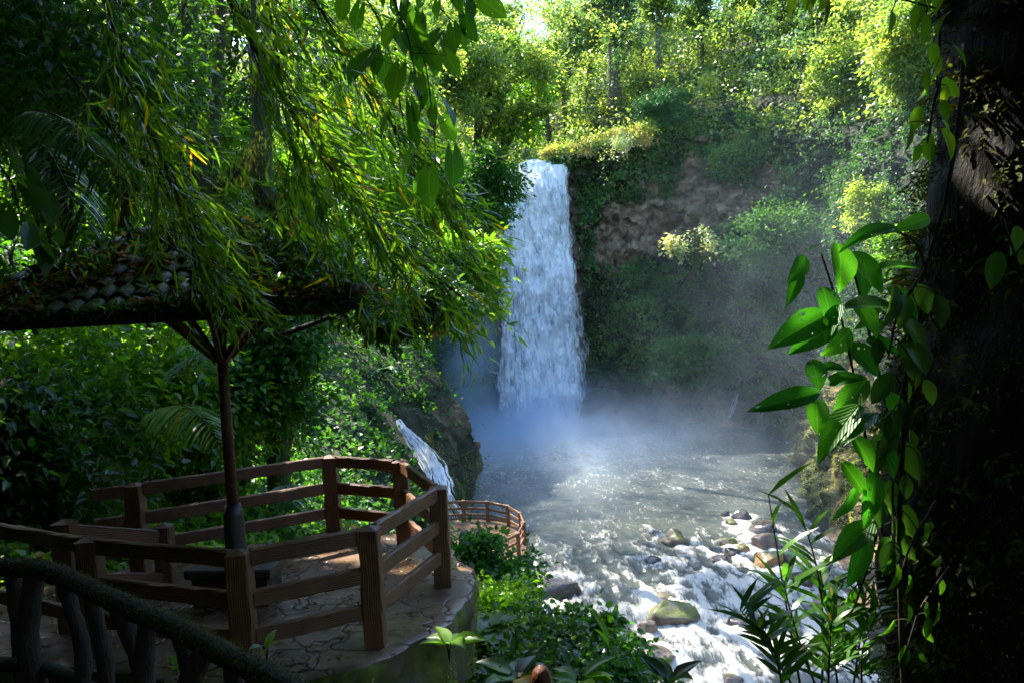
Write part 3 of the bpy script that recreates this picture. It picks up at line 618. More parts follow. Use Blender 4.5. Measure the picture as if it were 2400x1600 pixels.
def sphere_pts(nu=40, nv=26):
    th = np.linspace(0, 2*np.pi, nu, endpoint=False); ph = np.linspace(.06, np.pi-.06, nv)
    A, B = np.meshgrid(th, ph); S = np.stack([np.cos(A)*np.sin(B), np.sin(A)*np.sin(B), np.cos(B)], -1)
    i = np.arange(nu*nv).reshape(nv, nu); k = np.roll(i, -1, 1)
    Fc = np.stack([i[:-1], i[1:], k[1:], k[:-1]], -1).reshape(-1, 4)
    return S.reshape(-1, 3), Fc
SP, SF = sphere_pts()
for q, ((u, v, hw, hh, mn, lab), (p, a, b)) in enumerate(zip(BO, BPOS)):
    r = np.random.default_rng(100+q); S = SP.copy()
    # cut facets for an angular rock
    for _ in range(14):
        d = unit(r.normal(size=3)); k = .50+.30*r.random(); t = S@d; S = S-np.where(t > k, t-k, 0)[:, None]*d*.85
    S = S*(1.12+.45*(fbm(S*1.5+q*9, 4, 70+q)-.5)+.16*(fbm(S*5+q, 3, 71)-.5))[:, None]
    S = S*np.array([a*1.12, a*(.8+.3*r.random()), b*1.25]); c = p.copy(); c[2] += b*.15
    o = mk('boulder', S+c, SF, M[mn], origin=c); tag(o, lab, 'boulder', 'boulders in the river')

S = SP.copy(); r = np.random.default_rng(55)
for _ in range(12):
    d = unit(r.normal(size=3)); k = .6+.3*r.random(); t = S@d; S = S-np.where(t > k, t-k, 0)[:, None]*d*.8
S = S*(1.1+.4*(fbm(S*1.4, 4, 33)-.5)+.1*(fbm(S*5, 3, 34)-.5))[:, None]*np.array([3.9, 3.2, 5.6])
c = at(1425, 985, 84.5); c[2] = -14.4
o = mk('rock_outcrop', S+c, SF, M['boulder_dark'], origin=c); tag(o, 'hulking dark mossy rock rising from the mist at the right foot of the falls', 'rock')
# ------------------------------------------------------------------ waterfall
def fall_sheet(x0t, x1t, x0b, x1b, yt, zt, zb, seed, bulge, nxp=130, nzp=280, edge=.17):
    s = np.linspace(0, 1, nxp); t = np.linspace(0, 1, nzp); S, T = np.meshgrid(s, t)
    xl = x0t+(x0b-x0t)*T**.8+(fbm(np.stack([T*9, 0*T, 0*T+seed], -1), 3, seed)-.5)*.9; xr = x1t+(x1b-x1t)*T**.8+(fbm(np.stack([T*9, 0*T+5, 0*T+seed], -1), 3, seed+1)-.5)*.9
    x = xl+(xr-xl)*S; z = zt+(zb-zt)*T**1.0
    n = fbm(np.stack([x*.9, z*.16+0*x, 0*x+seed], -1), 4, seed)-.5; n2 = fbm(np.stack([x*2.8, z*.5, 0*x+seed], -1), 3, seed+3)-.5
    n4 = fbm(np.stack([x*1.6, z*.7+0*x, 0*x+seed], -1), 4, seed+6)-.5; y = yt-bulge*np.sqrt(T)*1.0-n*2.6*sstep(0, .1, T)-n2*1.0*sstep(0, .1, T)-n4*1.8*sstep(0, .15, T)-.8*np.sin(np.pi*S)
    z = z+(-1.1*S+1.6*(fbm(np.stack([S*5+seed, 0*S, 0*S], -1), 3, seed)-.5))*(1-T)**6
    e = np.minimum(S, 1-S)/edge
    dens = .30*np.clip(e, 0, 1)**.8-.03+.16*(n2+n4)
    x = x+(S-.5)*2.2*T**5; y = y-1.2*T**6; dens = dens-.10*sstep(.86, 1, T)*(1+2*(n2+n4))
    i = np.arange(nxp*nzp).reshape(nzp, nxp); Fc = np.stack([i[:-1, :-1], i[1:, :-1], i[1:, 1:], i[:-1, 1:]], -1).reshape(-1, 4)
    return np.stack([x, y, z], -1).reshape(-1, 3), Fc, dens.ravel()
wf_ = empty('waterfall', (3, 89, -15.5), 'tall white waterfall plunging over the cliff into the misty pool', 'waterfall')
def place(o):
    if o.parent: o.matrix_parent_inverse = o.parent.matrix_basis.inverted()
for nm, (a, b, c, d, yt, zt, zb, sd, bl, mul) in [('main_column', (2.6, 7.4, -.4, 7.6, 90.6, 14.6, -16.6, 11, 2.4, 1.0)), ('veil', (1.7, 7.9, -2.3, 8.9, 91.2, 14.2, -16.6, 31, 1.8, .75)), ('left_column', (-.9, 3.4, -2.0, 3.6, 91.0, 14.6, -16.6, 51, 1.2, .8)), ('back_sheet', (1.0, 7.2, -.9, 7.4, 91.4, 14.5, -16.6, 71, 1.0, 1.0))]:
    Vv, Ff, dn = fall_sheet(a, b, c, d, yt, zt, zb, sd, bl)
    o = mk(nm, Vv, Ff, M['fall'], wf_, {'dens': ('POINT', dn*mul)}); place(o)
# the lip: water sliding over the edge
Vv = []; s = np.linspace(0, 1, 40)
path = np.array([[5.5, 103, 15.6], [5, 98, 15.2], [4.6, 94, 15.0], [4.4, 91.6, 14.9], [4.4, 90.6, 14.3], [4.4, 90.0, 13.2]])
wd = np.array([1.6, 2, 2.6, 2.7, 2.6, 2.6])
for pp, ww in zip(smooth_path(path, 24), np.interp(np.linspace(0, 1, 24), np.linspace(0, 1, 6), wd)):
    for q in s: Vv.append([pp[0]+(q-.5)*2*ww, pp[1]+.4*math.sin(q*9), pp[2]+.16*math.sin(q*13+pp[1])])
i = np.arange(24*40).reshape(24, 40)
o = mk('lip', Vv, np.stack([i[:-1, :-1], i[1:, :-1], i[1:, 1:], i[:-1, 1:]], -1).reshape(-1, 4), M['cascade'], wf_, {'dens': ('POINT', [.45]*960)}); place(o)

def cascade(name, path, widths, label, cat, seed=0, nst=34, w0=.07):
    """many thin strands of white water, splitting and widening as they run down the rock"""
    r = np.random.default_rng(seed); P = smooth_path(path, 60); P = smooth_path(P, 60); Wd = np.interp(np.linspace(0, 1, 60), np.linspace(0, 1, len(widths)), widths)
    T = unit(np.gradient(P, axis=0)); S_ = unit(np.cross(T, [0, -.6, .8])); mb = MB(); dn = []
    for k in range(nst):
        a0 = r.uniform(-1, 1); t0, t1 = sorted((r.uniform(-.35, .55), r.uniform(.5, 1.3))); i0_, i1_ = int(max(0, t0)*59), int(min(1, t1)*59)
        if i1_-i0_ < 8: continue
        Q = P[i0_:i1_+1]; u = np.arange(len(Q)); wob = a0+.22*(fbm(np.c_[u*.12, np.full(len(Q), k*3.3), u*0], 3, seed)-.5)*2
        c = Q+S_[i0_:i1_+1]*(wob*Wd[i0_:i1_+1])[:, None]; c = c+np.array([0, -1., .3])*(.10+.25*(1-a0*a0)*.6+.12*r.random())+(fbm(c*2.2, 3, 6)[:, None]-.5)*np.array([.1, .3, .25])
        hw = w0*r.uniform(.5, 1.6)*np.sin(np.pi*np.clip((u+1)/(len(Q)+1), .03, .97))**.4*(.7+.6*vnoise(np.c_[u*.5, u*0+k, u*0], 3))
        L_ = c-S_[i0_:i1_+1]*hw[:, None]; M_ = c+np.array([0, -.05, .03]); R_ = c+S_[i0_:i1_+1]*hw[:, None]; V = np.stack([L_, M_, R_], 1).reshape(-1, 3); b = np.arange(len(Q)-1)*3
        mb.add(V, np.vstack([np.stack([b, b+1, b+4, b+3], 1), np.stack([b+1, b+2, b+5, b+4], 1)])); dn += [.18, .34, .18]*len(Q)
    return tag(mb.build(name, M['cascade'], None, attrs={'dens': ('POINT', dn)}), label, cat)
def snap(u, v, dmin=30, rad=14, lift=.55):
    m_ = (np.abs(GU-u) < rad)*(np.abs(GV-v) < rad)*(GD > dmin)*INV
    return at(u, v, float(GD[m_].min())-lift) if m_.any() else at(u, v, 50)
cascade('side_cascade', [snap(u, v) for u, v in casc], [.12, .3, .55, .8, .9, .9, 1.0],
        'narrow white side cascade sliding down the left bank behind the deck railing', 'cascade', 3, 36, .04)
cascade('trickle', [snap(1693, 900, 60), snap(1688, 920, 60), snap(1680, 945, 60), snap(1668, 970, 60)], [.15, .3, .3, .2], 'thin trickle of water on the dark rock at right of the pool', 'trickle', 7, 8, .03)

# ------------------------------------------------------------------ mist
def mistmat():
    m, n, l, out = newmat('spray_mist')
    tc = n.new('ShaderNodeTexCoord'); v = tc.outputs['Object']
    def blob(cx, cy_, cz, rx, ry, rz, amp):
        s = n.new('ShaderNodeVectorMath'); s.operation = 'SUBTRACT'; l.new(v, s.inputs[0]); s.inputs[1].default_value = (cx, cy_, cz)
        d = n.new('ShaderNodeVectorMath'); d.operation = 'DIVIDE'; l.new(s.outputs[0], d.inputs[0]); d.inputs[1].default_value = (rx, ry, rz)
        le = n.new('ShaderNodeVectorMath'); le.operation = 'DOT_PRODUCT'; l.new(d.outputs[0], le.inputs[0]); l.new(d.outputs[0], le.inputs[1])
        ng = n.new('ShaderNodeMath'); ng.operation = 'MULTIPLY'; ng.inputs[1].default_value = -1; l.new(le.outputs['Value'], ng.inputs[0])
        e = n.new('ShaderNodeMath'); e.operation = 'EXPONENT'; l.new(ng.outputs[0], e.inputs[0])
        a = n.new('ShaderNodeMath'); a.operation = 'MULTIPLY'; a.inputs[1].default_value = amp; l.new(e.outputs[0], a.inputs[0]); return a.outputs[0]
    bl = [blob(3.2, 83, -16.2, 8, 7, 2.7, 1.1), blob(4.5, 86.5, -14, 5, 2.5, 3.6, .16), blob(-4.5, 85, -10, 2.6, 6, 7, .12), blob(3, 75, -16.5, 9, 7, 1.8, .22), blob(12, 79, -14, 8, 8, 2.8, .05), blob(6, 68, -16, 16, 16, 4, .022), blob(22, 60, -6, 10, 16, 12, .0035)]
    acc = bl[0]
    for b in bl[1:]:
        a = n.new('ShaderNodeMath'); a.operation = 'ADD'; l.new(acc, a.inputs[0]); l.new(b, a.inputs[1]); acc = a.outputs[0]
    t = noise(n, l, .24, 4, .6, v, .8); r = n.new('ShaderNodeMapRange'); r.inputs[1].default_value = .36; r.inputs[2].default_value = .64; r.inputs[3].default_value = .06; r.inputs[4].default_value = 1.8
    l.new(t.outputs[0], r.inputs[0])
    ml = n.new('ShaderNodeMath'); ml.operation = 'MULTIPLY'; l.new(acc, ml.inputs[0]); l.new(r.outputs[0], ml.inputs[1])
    pv = n.new('ShaderNodeVolumePrincipled'); pv.inputs['Color'].default_value = (.70, .84, 1, 1); pv.inputs['Anisotropy'].default_value = .3
    l.new(ml.outputs[0], pv.inputs['Density']); l.new(pv.outputs[0], out.inputs['Volume']); 
    return m
Vb = np.array([[x, y, z] for x in (-14, 34) for y in (36, 94) for z in (-17, 14)], float)
Fb = [[0, 1, 3, 2], [4, 6, 7, 5], [0, 4, 5, 1], [2, 3, 7, 6], [0, 2, 6, 4], [1, 5, 7, 3]]
o = mk('spray_mist', Vb, Fb, mistmat(), smooth=False); tag(o, 'blue-white spray mist drifting over the plunge pool at the foot of the falls', 'mist', kind='stuff')
#HAZE

# ------------------------------------------------------------------ deck, railing
def uvbox(o):      # UV: u along the longest local axis of each bar, used by the wood grain
    pass
def bar_obj(name, a, b, wdt, h, parent, sub=10, jit=.0025, cap=False, m='wood'):
    a = np.asarray(a, float); b = np.asarray(b, float)
    V, Fc = box(a, b, wdt, h, .012, sub, jit)
    if cap:       # low pyramid on top of a post
        T = unit(b-a); n0 = len(V)-8; ring = V[n0:].copy(); ctr = ring.mean(0)
        V = np.vstack([V[:n0], ring, ctr+(ring-ctr)*.12+T*.035]); Fc = Fc[:-3]
        Fc = np.vstack([Fc, [[n0+j, n0+(j+1) % 8, n0+8+(j+1) % 8, n0+8+j] for j in range(8)], [[n0+8, n0+9, n0+10, n0+15], [n0+10, n0+11, n0+14, n0+15], [n0+11, n0+12, n0+13, n0+14]]])
    o = mk(name, V, Fc, M[m], parent, smooth=False)
    # grain UV
    T = unit(b-a); up = np.array([0, 0, 1.]) if abs(T[2]) < .9 else np.array([0, 1., 0]); S = unit(np.cross(T, up)); U = np.cross(S, T)
    uv = o.data.uv_layers.new(name='UVMap'); loops = np.zeros(len(o.data.loops), np.int32); o.data.loops.foreach_get('vertex_index', loops)
    off = rng.random(2)*20
    rel = V[loops]-a; uu = rel@T+off[0]; vv = rel@S+rel@U*1.0+off[1]
    uv.data.foreach_set('uv', np.stack([uu, vv], 1).ravel().astype(np.float32))
    if parent: place(o)
    return o
ZD = -3.2
def post(p, parent, h=1.13, wd=.19, lean=0, ang=0, z0=ZD):
    return bar_obj('post', (p[0], p[1], z0-.05), (p[0]+lean, p[1], z0+h-.03), wd, wd, parent, 8, .004, True)
def rails(p, q, parent, hs=(1.045, .68, .34), z0=ZD, z1=None, th=.065, hh=.15, ext0=0, ext1=0):
    p = np.array(p[:2], float); q = np.array(q[:2], float); z1 = z0 if z1 is None else z1
    d = unit(q-p); a = p+d*(.095-ext0*1.0); b = q-d*(.095-ext1)
    for k in hs:
        bar_obj('rail', (a[0], a[1], z0+k), (b[0], b[1], z1+k), th, hh, parent, 12, .003)
A_, B_, C_, D_, E_ = (-1.41, 7.24), (-.9, 8.68), (-1.53, 10.22), (-2.56, 10.74), (-4.7, 9.62)
F_, G_, H_ = (-2.44, 6.72), (-4.06, 7.35), (-4.63, 7.95)
rl = empty('deck_railing', (-1.41, 7.24, ZD), 'brown three-rail wooden railing around the stone viewing deck', 'railing')
for p in (A_, B_, C_, D_, E_, F_, G_): post(p, rl)
for p, q in ((F_, A_), (A_, B_), (B_, C_), (C_, D_), (D_, E_), (G_, F_)): rails(p, q, rl)
rails(E_, (-5.2, 9.36), rl, ext1=.0); rails((-5.6, 8.2), G_, rl)
st = empty('stair_railing', (-4.63, 7.95, ZD), 'short brown railing with low post at the left stair beside the deck', 'railing')
post(H_, st, 1.15); post((-4.15, 9.1), st, .75); rails(H_, (-4.15, 9.1), st, (1.0, .5), z1=ZD-.38)

dk = empty('viewing_deck', (-3, 9, ZD), 'wet flagstone viewing deck with a mossy retaining wall', 'deck')
OUT = np.array([(-2.55, 6.40), (-1.20, 6.95), (-.75, 7.9), (-.50, 8.75), (-.75, 9.6), (-1.25, 10.5), (-2.45, 11.05), (-3.6, 10.6), (-4.9, 9.95), (-5.6, 9.5), (-6.4, 8.6), (-6.0, 7.6), (-5.2, 7.3), (-4.15, 7.05), (-3.3, 6.75)])
OUT = np.vstack([OUT, OUT[:1]]); t_ = np.linspace(0, 1, 181)[:-1]; q_ = np.r_[0, np.cumsum(np.linalg.norm(np.diff(OUT, axis=0), axis=1))]; OUT = np.stack([np.interp(t_*q_[-1], q_, OUT[:, k]) for k in (0, 1)], 1)
OUT = OUT+(np.stack([vnoise(np.c_[OUT*2.5, np.zeros(len(OUT))], 5), vnoise(np.c_[OUT*2.5, np.ones(len(OUT))], 6)], 1)-.5)*.20+(np.stack([vnoise(np.c_[OUT*8, np.zeros(len(OUT))], 7), vnoise(np.c_[OUT*8, np.ones(len(OUT))], 8)], 1)-.5)*.07
ctr = OUT.mean(0); nr_ = 40; rings = []
for k in range(nr_+1):
    q = (k/nr_); R = ctr+(OUT-ctr)*q
    z = ZD+.03*(fbm(np.c_[R*1.5, np.zeros(len(R))], 4, 8)-.5)-.02*(q > .985)
    rings.append(np.c_[R, z if np.ndim(z) else np.full(len(R), z)])
Vd = np.vstack(rings[1:]); n_ = len(OUT); Fd = []
for k in range(nr_-1):
    j = np.arange(n_); Fd.append(np.stack([k*n_+j, (k+1)*n_+j, (k+1)*n_+(j+1) % n_, k*n_+(j+1) % n_], 1))
Fd = np.vstack(Fd)
c = np.arange(0, n_, 2); Vd = np.vstack([Vd, [[ctr[0], ctr[1], ZD]]]); Fd = np.vstack([Fd, np.stack([np.full(len(c), len(Vd)-1), c, (c+1) % n_, (c+2) % n_], 1)])
o = mk('slab', Vd, Fd, M['deckstone'], dk); place(o)
def wall_ring(outl, z0, z1, inset, seed, nz=30, bump=.12):
    n = len(outl); Vw = []; ctr = outl.mean(0); T = unit(np.roll(outl, -1, 0)-np.roll(outl, 1, 0)); Nn = np.stack([T[:, 1], -T[:, 0]], 1)
    if ((outl-ctr)*Nn).sum() < 0: Nn = -Nn
    for k in range(nz):
        t = k/(nz-1); z = z0+(z1-z0)*t; R = outl-Nn*(inset*(t > .03))
        b = (fbm(np.c_[R*2.2, np.full(n, z*1.2)], 4, seed)-.5)*bump*(t > .01)
        Vw.append(np.c_[R+Nn*b[:, None], np.full(n, z)])
    Vw = np.vstack(Vw); j = np.arange(n)
    return Vw, np.vstack([np.stack([k*n+j, k*n+(j+1) % n, (k+1)*n+(j+1) % n, (k+1)*n+j], 1) for k in range(nz-1)])
Vw, Fw = wall_ring(OUT, ZD-.01, -9.5, .035, 5, 70, .22); o = mk('retaining_wall', Vw, Fw, M['wall'], dk); place(o)
# moss tufts on the wall
k = rng.choice(len(Vw), 42000); pp = Vw[k]+rng.normal(0, .03, (len(k), 3)); keep = (fbm(pp*np.array([2.2, 2.2, .5]), 3, 12) > .49)*(pp[:, 2] > -6.6)*(pp[:, 2] < ZD-.1)
pp = pp[keep]; outn = unit(np.c_[pp[:, :2]-ctr, np.zeros(len(pp))])
o = leaves('wall_moss', pp, unit(outn*.5+rdir(len(pp))*.5+[0, 0, -.7]), outn, .045, .02, M['moss_bright'], dk); place(o)

r = np.random.default_rng(9); q_ = r.random((700, 2))*[5.4, 5.2]+[-6, 6.4]; dc_ = np.array([np.interp(0, [0], [0]) for _ in q_]); inside = np.array([min(np.linalg.norm(ctr+(OUT-ctr)*f-p_, axis=1).min() for f in (.2, .45, .7, .88)) < .28 for p_ in q_]); q_ = q_[inside]
o = leaves('leaf_litter', np.c_[q_, np.full(len(q_), ZD+.022)], rdir(len(q_), 0, .12), rdir(len(q_), 2.5), .03+.06*r.random(len(q_)), .03, M['dry'], None, T8); tag(o, 'fallen brown leaves scattered on the wet flagstones', 'leaf litter', kind='stuff')
bn = empty('stone_bench', (-3.1, 8.7, ZD), 'low dark concrete block bench in the shade of the pavilion roof', 'bench')
V, Fc = box((-3.62, 8.62, ZD+.36), (-2.66, 8.50, ZD+.36), .46, .10, .02, 6, .003); o = mk('seat', V, Fc, M['bench'], bn, smooth=False); place(o)
V, Fc = box((-3.56, 8.61, ZD+.15), (-2.72, 8.51, ZD+.15), .38, .32, .02, 6, .003); o = mk('base', V, Fc, M['bench'], bn, smooth=False); place(o)

# ------------------------------------------------------------------ pavilion
PX, PY = float(at(548, 1165, 9.3)[0]), 9.12
pv = empty('pavilion', (PX, PY, ZD), 'open pavilion: square tiled hip roof on a single brown pole with struts', 'pavilion')
V, Fc = tube([(PX, PY, ZD-.1), (PX, PY, ZD+.05), (PX, PY, ZD+.8), (PX, PY, ZD+.93)], [.14, .13, .115, .09], 16, .05, 3); o = mk('footing', V, Fc, M['bench'], pv); place(o)
V, Fc = tube([(PX, PY, ZD+.85), (PX, PY, 0.1)], [.066, .062], 14); o = mk('pole', V, Fc, M['polemat'], pv); place(o)
V, Fc = tube([(PX, PY, -.62), (PX, PY, -.52)], [.11, .11], 12); o = mk('collar', V, Fc, M['polemat'], pv); place(o)
HW = 1.97; ZE = -.10; ZA = .95
for k in range(8):
    a = k*math.pi/4+.2; V, Fc = box((PX+.10*math.cos(a), PY+.10*math.sin(a), -.56), (PX+.62*math.cos(a), PY+.62*math.sin(a), ZE+.06), .06, .07, .006)
    o = mk('strut', V, Fc, M['polemat'], pv, smooth=False); place(o)
cor = [(PX-HW, PY-HW), (PX+HW, PY-HW), (PX+HW, PY+HW), (PX-HW, PY+HW)]
for k in range(4):
    a, b = np.array(cor[k]), np.array(cor[(k+1) % 4]); dd = unit(b-a)
    V, Fc = box((*(a+dd*.08), ZE+.03), (*(b-dd*.08), ZE+.03), .05, .07, .006, 6, .002); o = mk('eave_beam', V, Fc, M['eave'], pv, smooth=False); place(o)
    # one roof plane of overlapping clay tiles
    mb = MB(); ncol = 22; nrow = 9
    for r in range(nrow):
        t0, t1 = r/nrow, (r+1.35)/nrow; half = HW*(1-r/nrow)
        m_ = max(2, int(round(ncol*(1-r/nrow))))
        for q in range(m_):
            s0 = (q+.5)/m_*2-1
            def pt(s, t, hgt=0):
                mid = (a+b)/2; inw = unit(np.array([PX, PY])-mid); e = mid+dd*s+inw*(HW*t)
                return np.array([e[0], e[1], ZE+.07+(ZA-ZE)*t+hgt])
            wdt = HW*2/ncol*.5; sx = s0*half; jt = rng.normal(0, .012, 3); Vt = []
            for (t, rr, lift) in ((t0-.01, 1.0, .035), (min(t1, 1), .85, .0)):
                for ang in np.linspace(0, math.pi, 7):
                    Vt.append(pt(sx+math.cos(ang)*wdt*rr+jt[0], t+jt[1]*.3, math.sin(ang)*wdt*.8*rr+lift+jt[2]*.3))
            Vt = np.array(Vt); Vt2 = Vt-np.array([0, 0, .014]); Ft = [[j, j+1, j+8, j+7] for j in range(6)]+[[14+j, 21+j, 22+j, 15+j] for j in range(6)]+[[j, 14+j, 15+j, j+1] for j in range(6)]
            mb.add(np.vstack([Vt, Vt2]), Ft)
    o = mb.build('roof_slope', M['tile'], pv); place(o)
    V, Fc = mk, None
    # underside boarding
    mid = (a+b)/2
    Vb2 = np.array([[a[0], a[1], ZE+.02], [b[0], b[1], ZE+.02], [PX+(b[0]-PX)*.03, PY+(b[1]-PY)*.03, ZA], [PX+(a[0]-PX)*.03, PY+(a[1]-PY)*.03, ZA]])
    o = mk('roof_board', np.vstack([Vb2, Vb2+[0, 0, .03]]), [[0, 1, 2, 3], [7, 6, 5, 4], [0, 4, 5, 1], [1, 5, 6, 2], [2, 6, 7, 3], [3, 7, 4, 0]], M['eave'], pv, smooth=False); place(o)
    # hip ridge tiles
    mb = MB(); c0 = np.array([a[0], a[1], ZE+.14]); c1 = np.array([PX, PY, ZA+.14])
    for q in range(9):
        s0 = c0+(c1-c0)*(q/9); s1 = c0+(c1-c0)*((q+1.12)/9); mb.add(*tube([s0+[0, 0, .02], s1], [.10, .075], 10))
    o = mb.build('hip_ridge', M['tile'], pv); place(o)
# litter and moss lying on the roof
n = 22000; q = rng.random(n)*4; side = q.astype(int); s = rng.random(n)*2-1; t = rng.random(n)**1.3
rp = np.zeros((n, 3))
for k in range(4):
    a, b = np.array(cor[k]), np.array(cor[(k+1) % 4]); mid = (a+b)/2; dd = unit(b-a); inw = unit(np.array([PX, PY])-mid); m_ = side == k
    e = mid+dd*(s[m_]*HW*(1-t[m_]))[:, None]+inw*(HW*t[m_])[:, None]; rp[m_] = np.c_[e, ZE+.14+(ZA-ZE)*t[m_]]
k = (fbm(rp*1.6, 3, 90) > .43); rp = rp[k]; rp[:, 2] += rng.random(len(rp))*.07
o = leaves('litter', rp, rdir(len(rp), 0, .3), rdir(len(rp), 1.2), .07+.07*rng.random(len(rp)), .04, M['dry'], pv); place(o)
n = 14000; k = rng.integers(0, len(rp), n); p2 = rp[k]+rng.normal(0, .05, (n, 3)); k = (p2[:, 0] > PX-.5-.9*rng.random(n))*(fbm(p2*1.2, 3, 94) > .38); p2 = p2[k]; p2[:, 2] += .22*rng.random(len(p2))**2
e_ = rng.random(500)*2-1; p3 = np.c_[PX+e_*HW, PY-HW-.04*rng.random(500), ZE+.12-.22*rng.random(500)**2.2*np.clip(3*fbm(np.c_[e_*3, e_*0, e_*0], 3, 95)-.9, 0, 1)]; p4 = np.c_[np.full(900, PX+HW+.03), PY+(rng.random(900)*2-1)*HW, ZE+.12-.3*rng.random(900)**2]; p2 = np.vstack([p2, p3, p4])
o = leaves('roof_plants', p2, rdir(len(p2), -.1), rdir(len(p2), .5), .05+.09*rng.random(len(p2)), .035, M['leaf'], None, T8); tag(o, 'small plants and moss growing over the tiled roof and hanging off its eave', 'plants', kind='stuff')

# ------------------------------------------------------------------ lower terrace
ZL = -12.2
LT = np.array([(-4.6, 35.2), (-2.5, 34.4), (-.9, 34.8), (.0, 36.0), (.35, 38.0), (.2, 40.0), (-.5, 41.6), (-1.8, 42.6), (-3.2, 43.0), (-5.2, 42.6), (-6.2, 39)])
LTs = smooth_path(np.vstack([LT, LT[:1]]), 90)[:-1]
lt = empty('lower_terrace', (-2.5, 38.5, ZL), 'round-ended lower terrace with a tan concrete wall beside the pool', 'terrace')
c2 = LTs.mean(0); V = np.vstack([np.c_[c2+(LTs-c2)*q, np.full(len(LTs), ZL)] for q in (.5, 1.0)]); n_ = len(LTs); j = np.arange(n_)
Fd = [np.stack([j, n_+j, n_+(j+1) % n_, (j+1) % n_], 1)]; V = np.vstack([V, [[*c2, ZL]]]); c = np.arange(0, n_-1, 2); Fd.append(np.stack([np.full(len(c), 2*n_), c, c+1, (c+2) % n_], 1))
o = mk('slab', V, np.vstack(Fd), M['deckstone'], lt); place(o)
Vw, Fw = wall_ring(LTs, ZL+.10, -17.2, -.06, 15, 20, .05); o = mk('wall', Vw, Fw, M['concrete'], lt); place(o)
lr = empty('lower_railing', (-2.5, 38.5, ZL), 'small red-brown railing around the lower terrace near the pool', 'railing')
LP = [(-4.1, 35.0), (-2.6, 34.7), (-.98, 35.15), (-.2, 36.3), (.1, 38.0), (-.05, 39.7), (-.68, 41.2), (-1.8, 42.25), (-3.1, 42.65), (-4.4, 42.6), (-5.6, 41.8)]
for p in LP: post(p, lr, 1.15, .19, z0=ZL)
for p, q in zip(LP[:-1], LP[1:]): rails(p, q, lr, z0=ZL, hh=.13)

# ------------------------------------------------------------------ rustic twig railing
tw = empty('twig_railing', at(400, 1568, 3.8)*[1, 1, 1], 'rustic mossy log handrail on gnarled branch balusters at the bottom left', 'railing')
HP = [(-160, 1322, 5.2), (0, 1298, 4.9), (90, 1302, 4.7), (190, 1342, 4.5), (300, 1394, 4.2), (420, 1452, 3.95), (520, 1500, 3.75), (610, 1545, 3.6), (720, 1612, 3.4), (900, 1730, 3.1)]
hp = np.array([at(*q) for q in HP]); hpS = smooth_path(hp, 90); hpS[:, 2] += (fbm(hpS*2.2, 2, 5)-.5)*.05
V, Fc = tube(hpS, .058+.012*(fbm(hpS*2.5, 2, 8)-.5), 14, .28, 4); o = mk('handrail', V, Fc, M['bark_dark'], tw); place(o)
n = 9000; k = rng.integers(0, len(hpS), n); d = rdir(n); d[:, 2] = np.abs(d[:, 2])*.8+.1; d = unit(d)
o = leaves('moss', hpS[k]+d*.060+rng.normal(0, .006, (n, 3)), unit(d*.6+rdir(n)*.8), d, .014, .006, M['moss'], tw); place(o)
r = np.random.default_rng(3)
for q in range(15):
    t = (q+.3)/15; p = hpS[int(t*89)]; bot = p+np.array([r.normal(0, .12), r.normal(0, .05), -.85]); mid = (p+bot)/2+np.array([r.normal(0, .07), 0, 0])
    rad = .035+.025*r.random(); V, Fc = tube(smooth_path([p, mid, bot], 16), np.linspace(rad, rad*1.2, 16), 10, .5, q); o = mk('baluster', V, Fc, M['twig'], tw); place(o)
lo = hpS-np.array([0, 0, .62]); V, Fc = tube(lo[::3], .045, 10, .4, 9); o = mk('lower_rail', V, Fc, M['bark_dark'], tw); place(o)

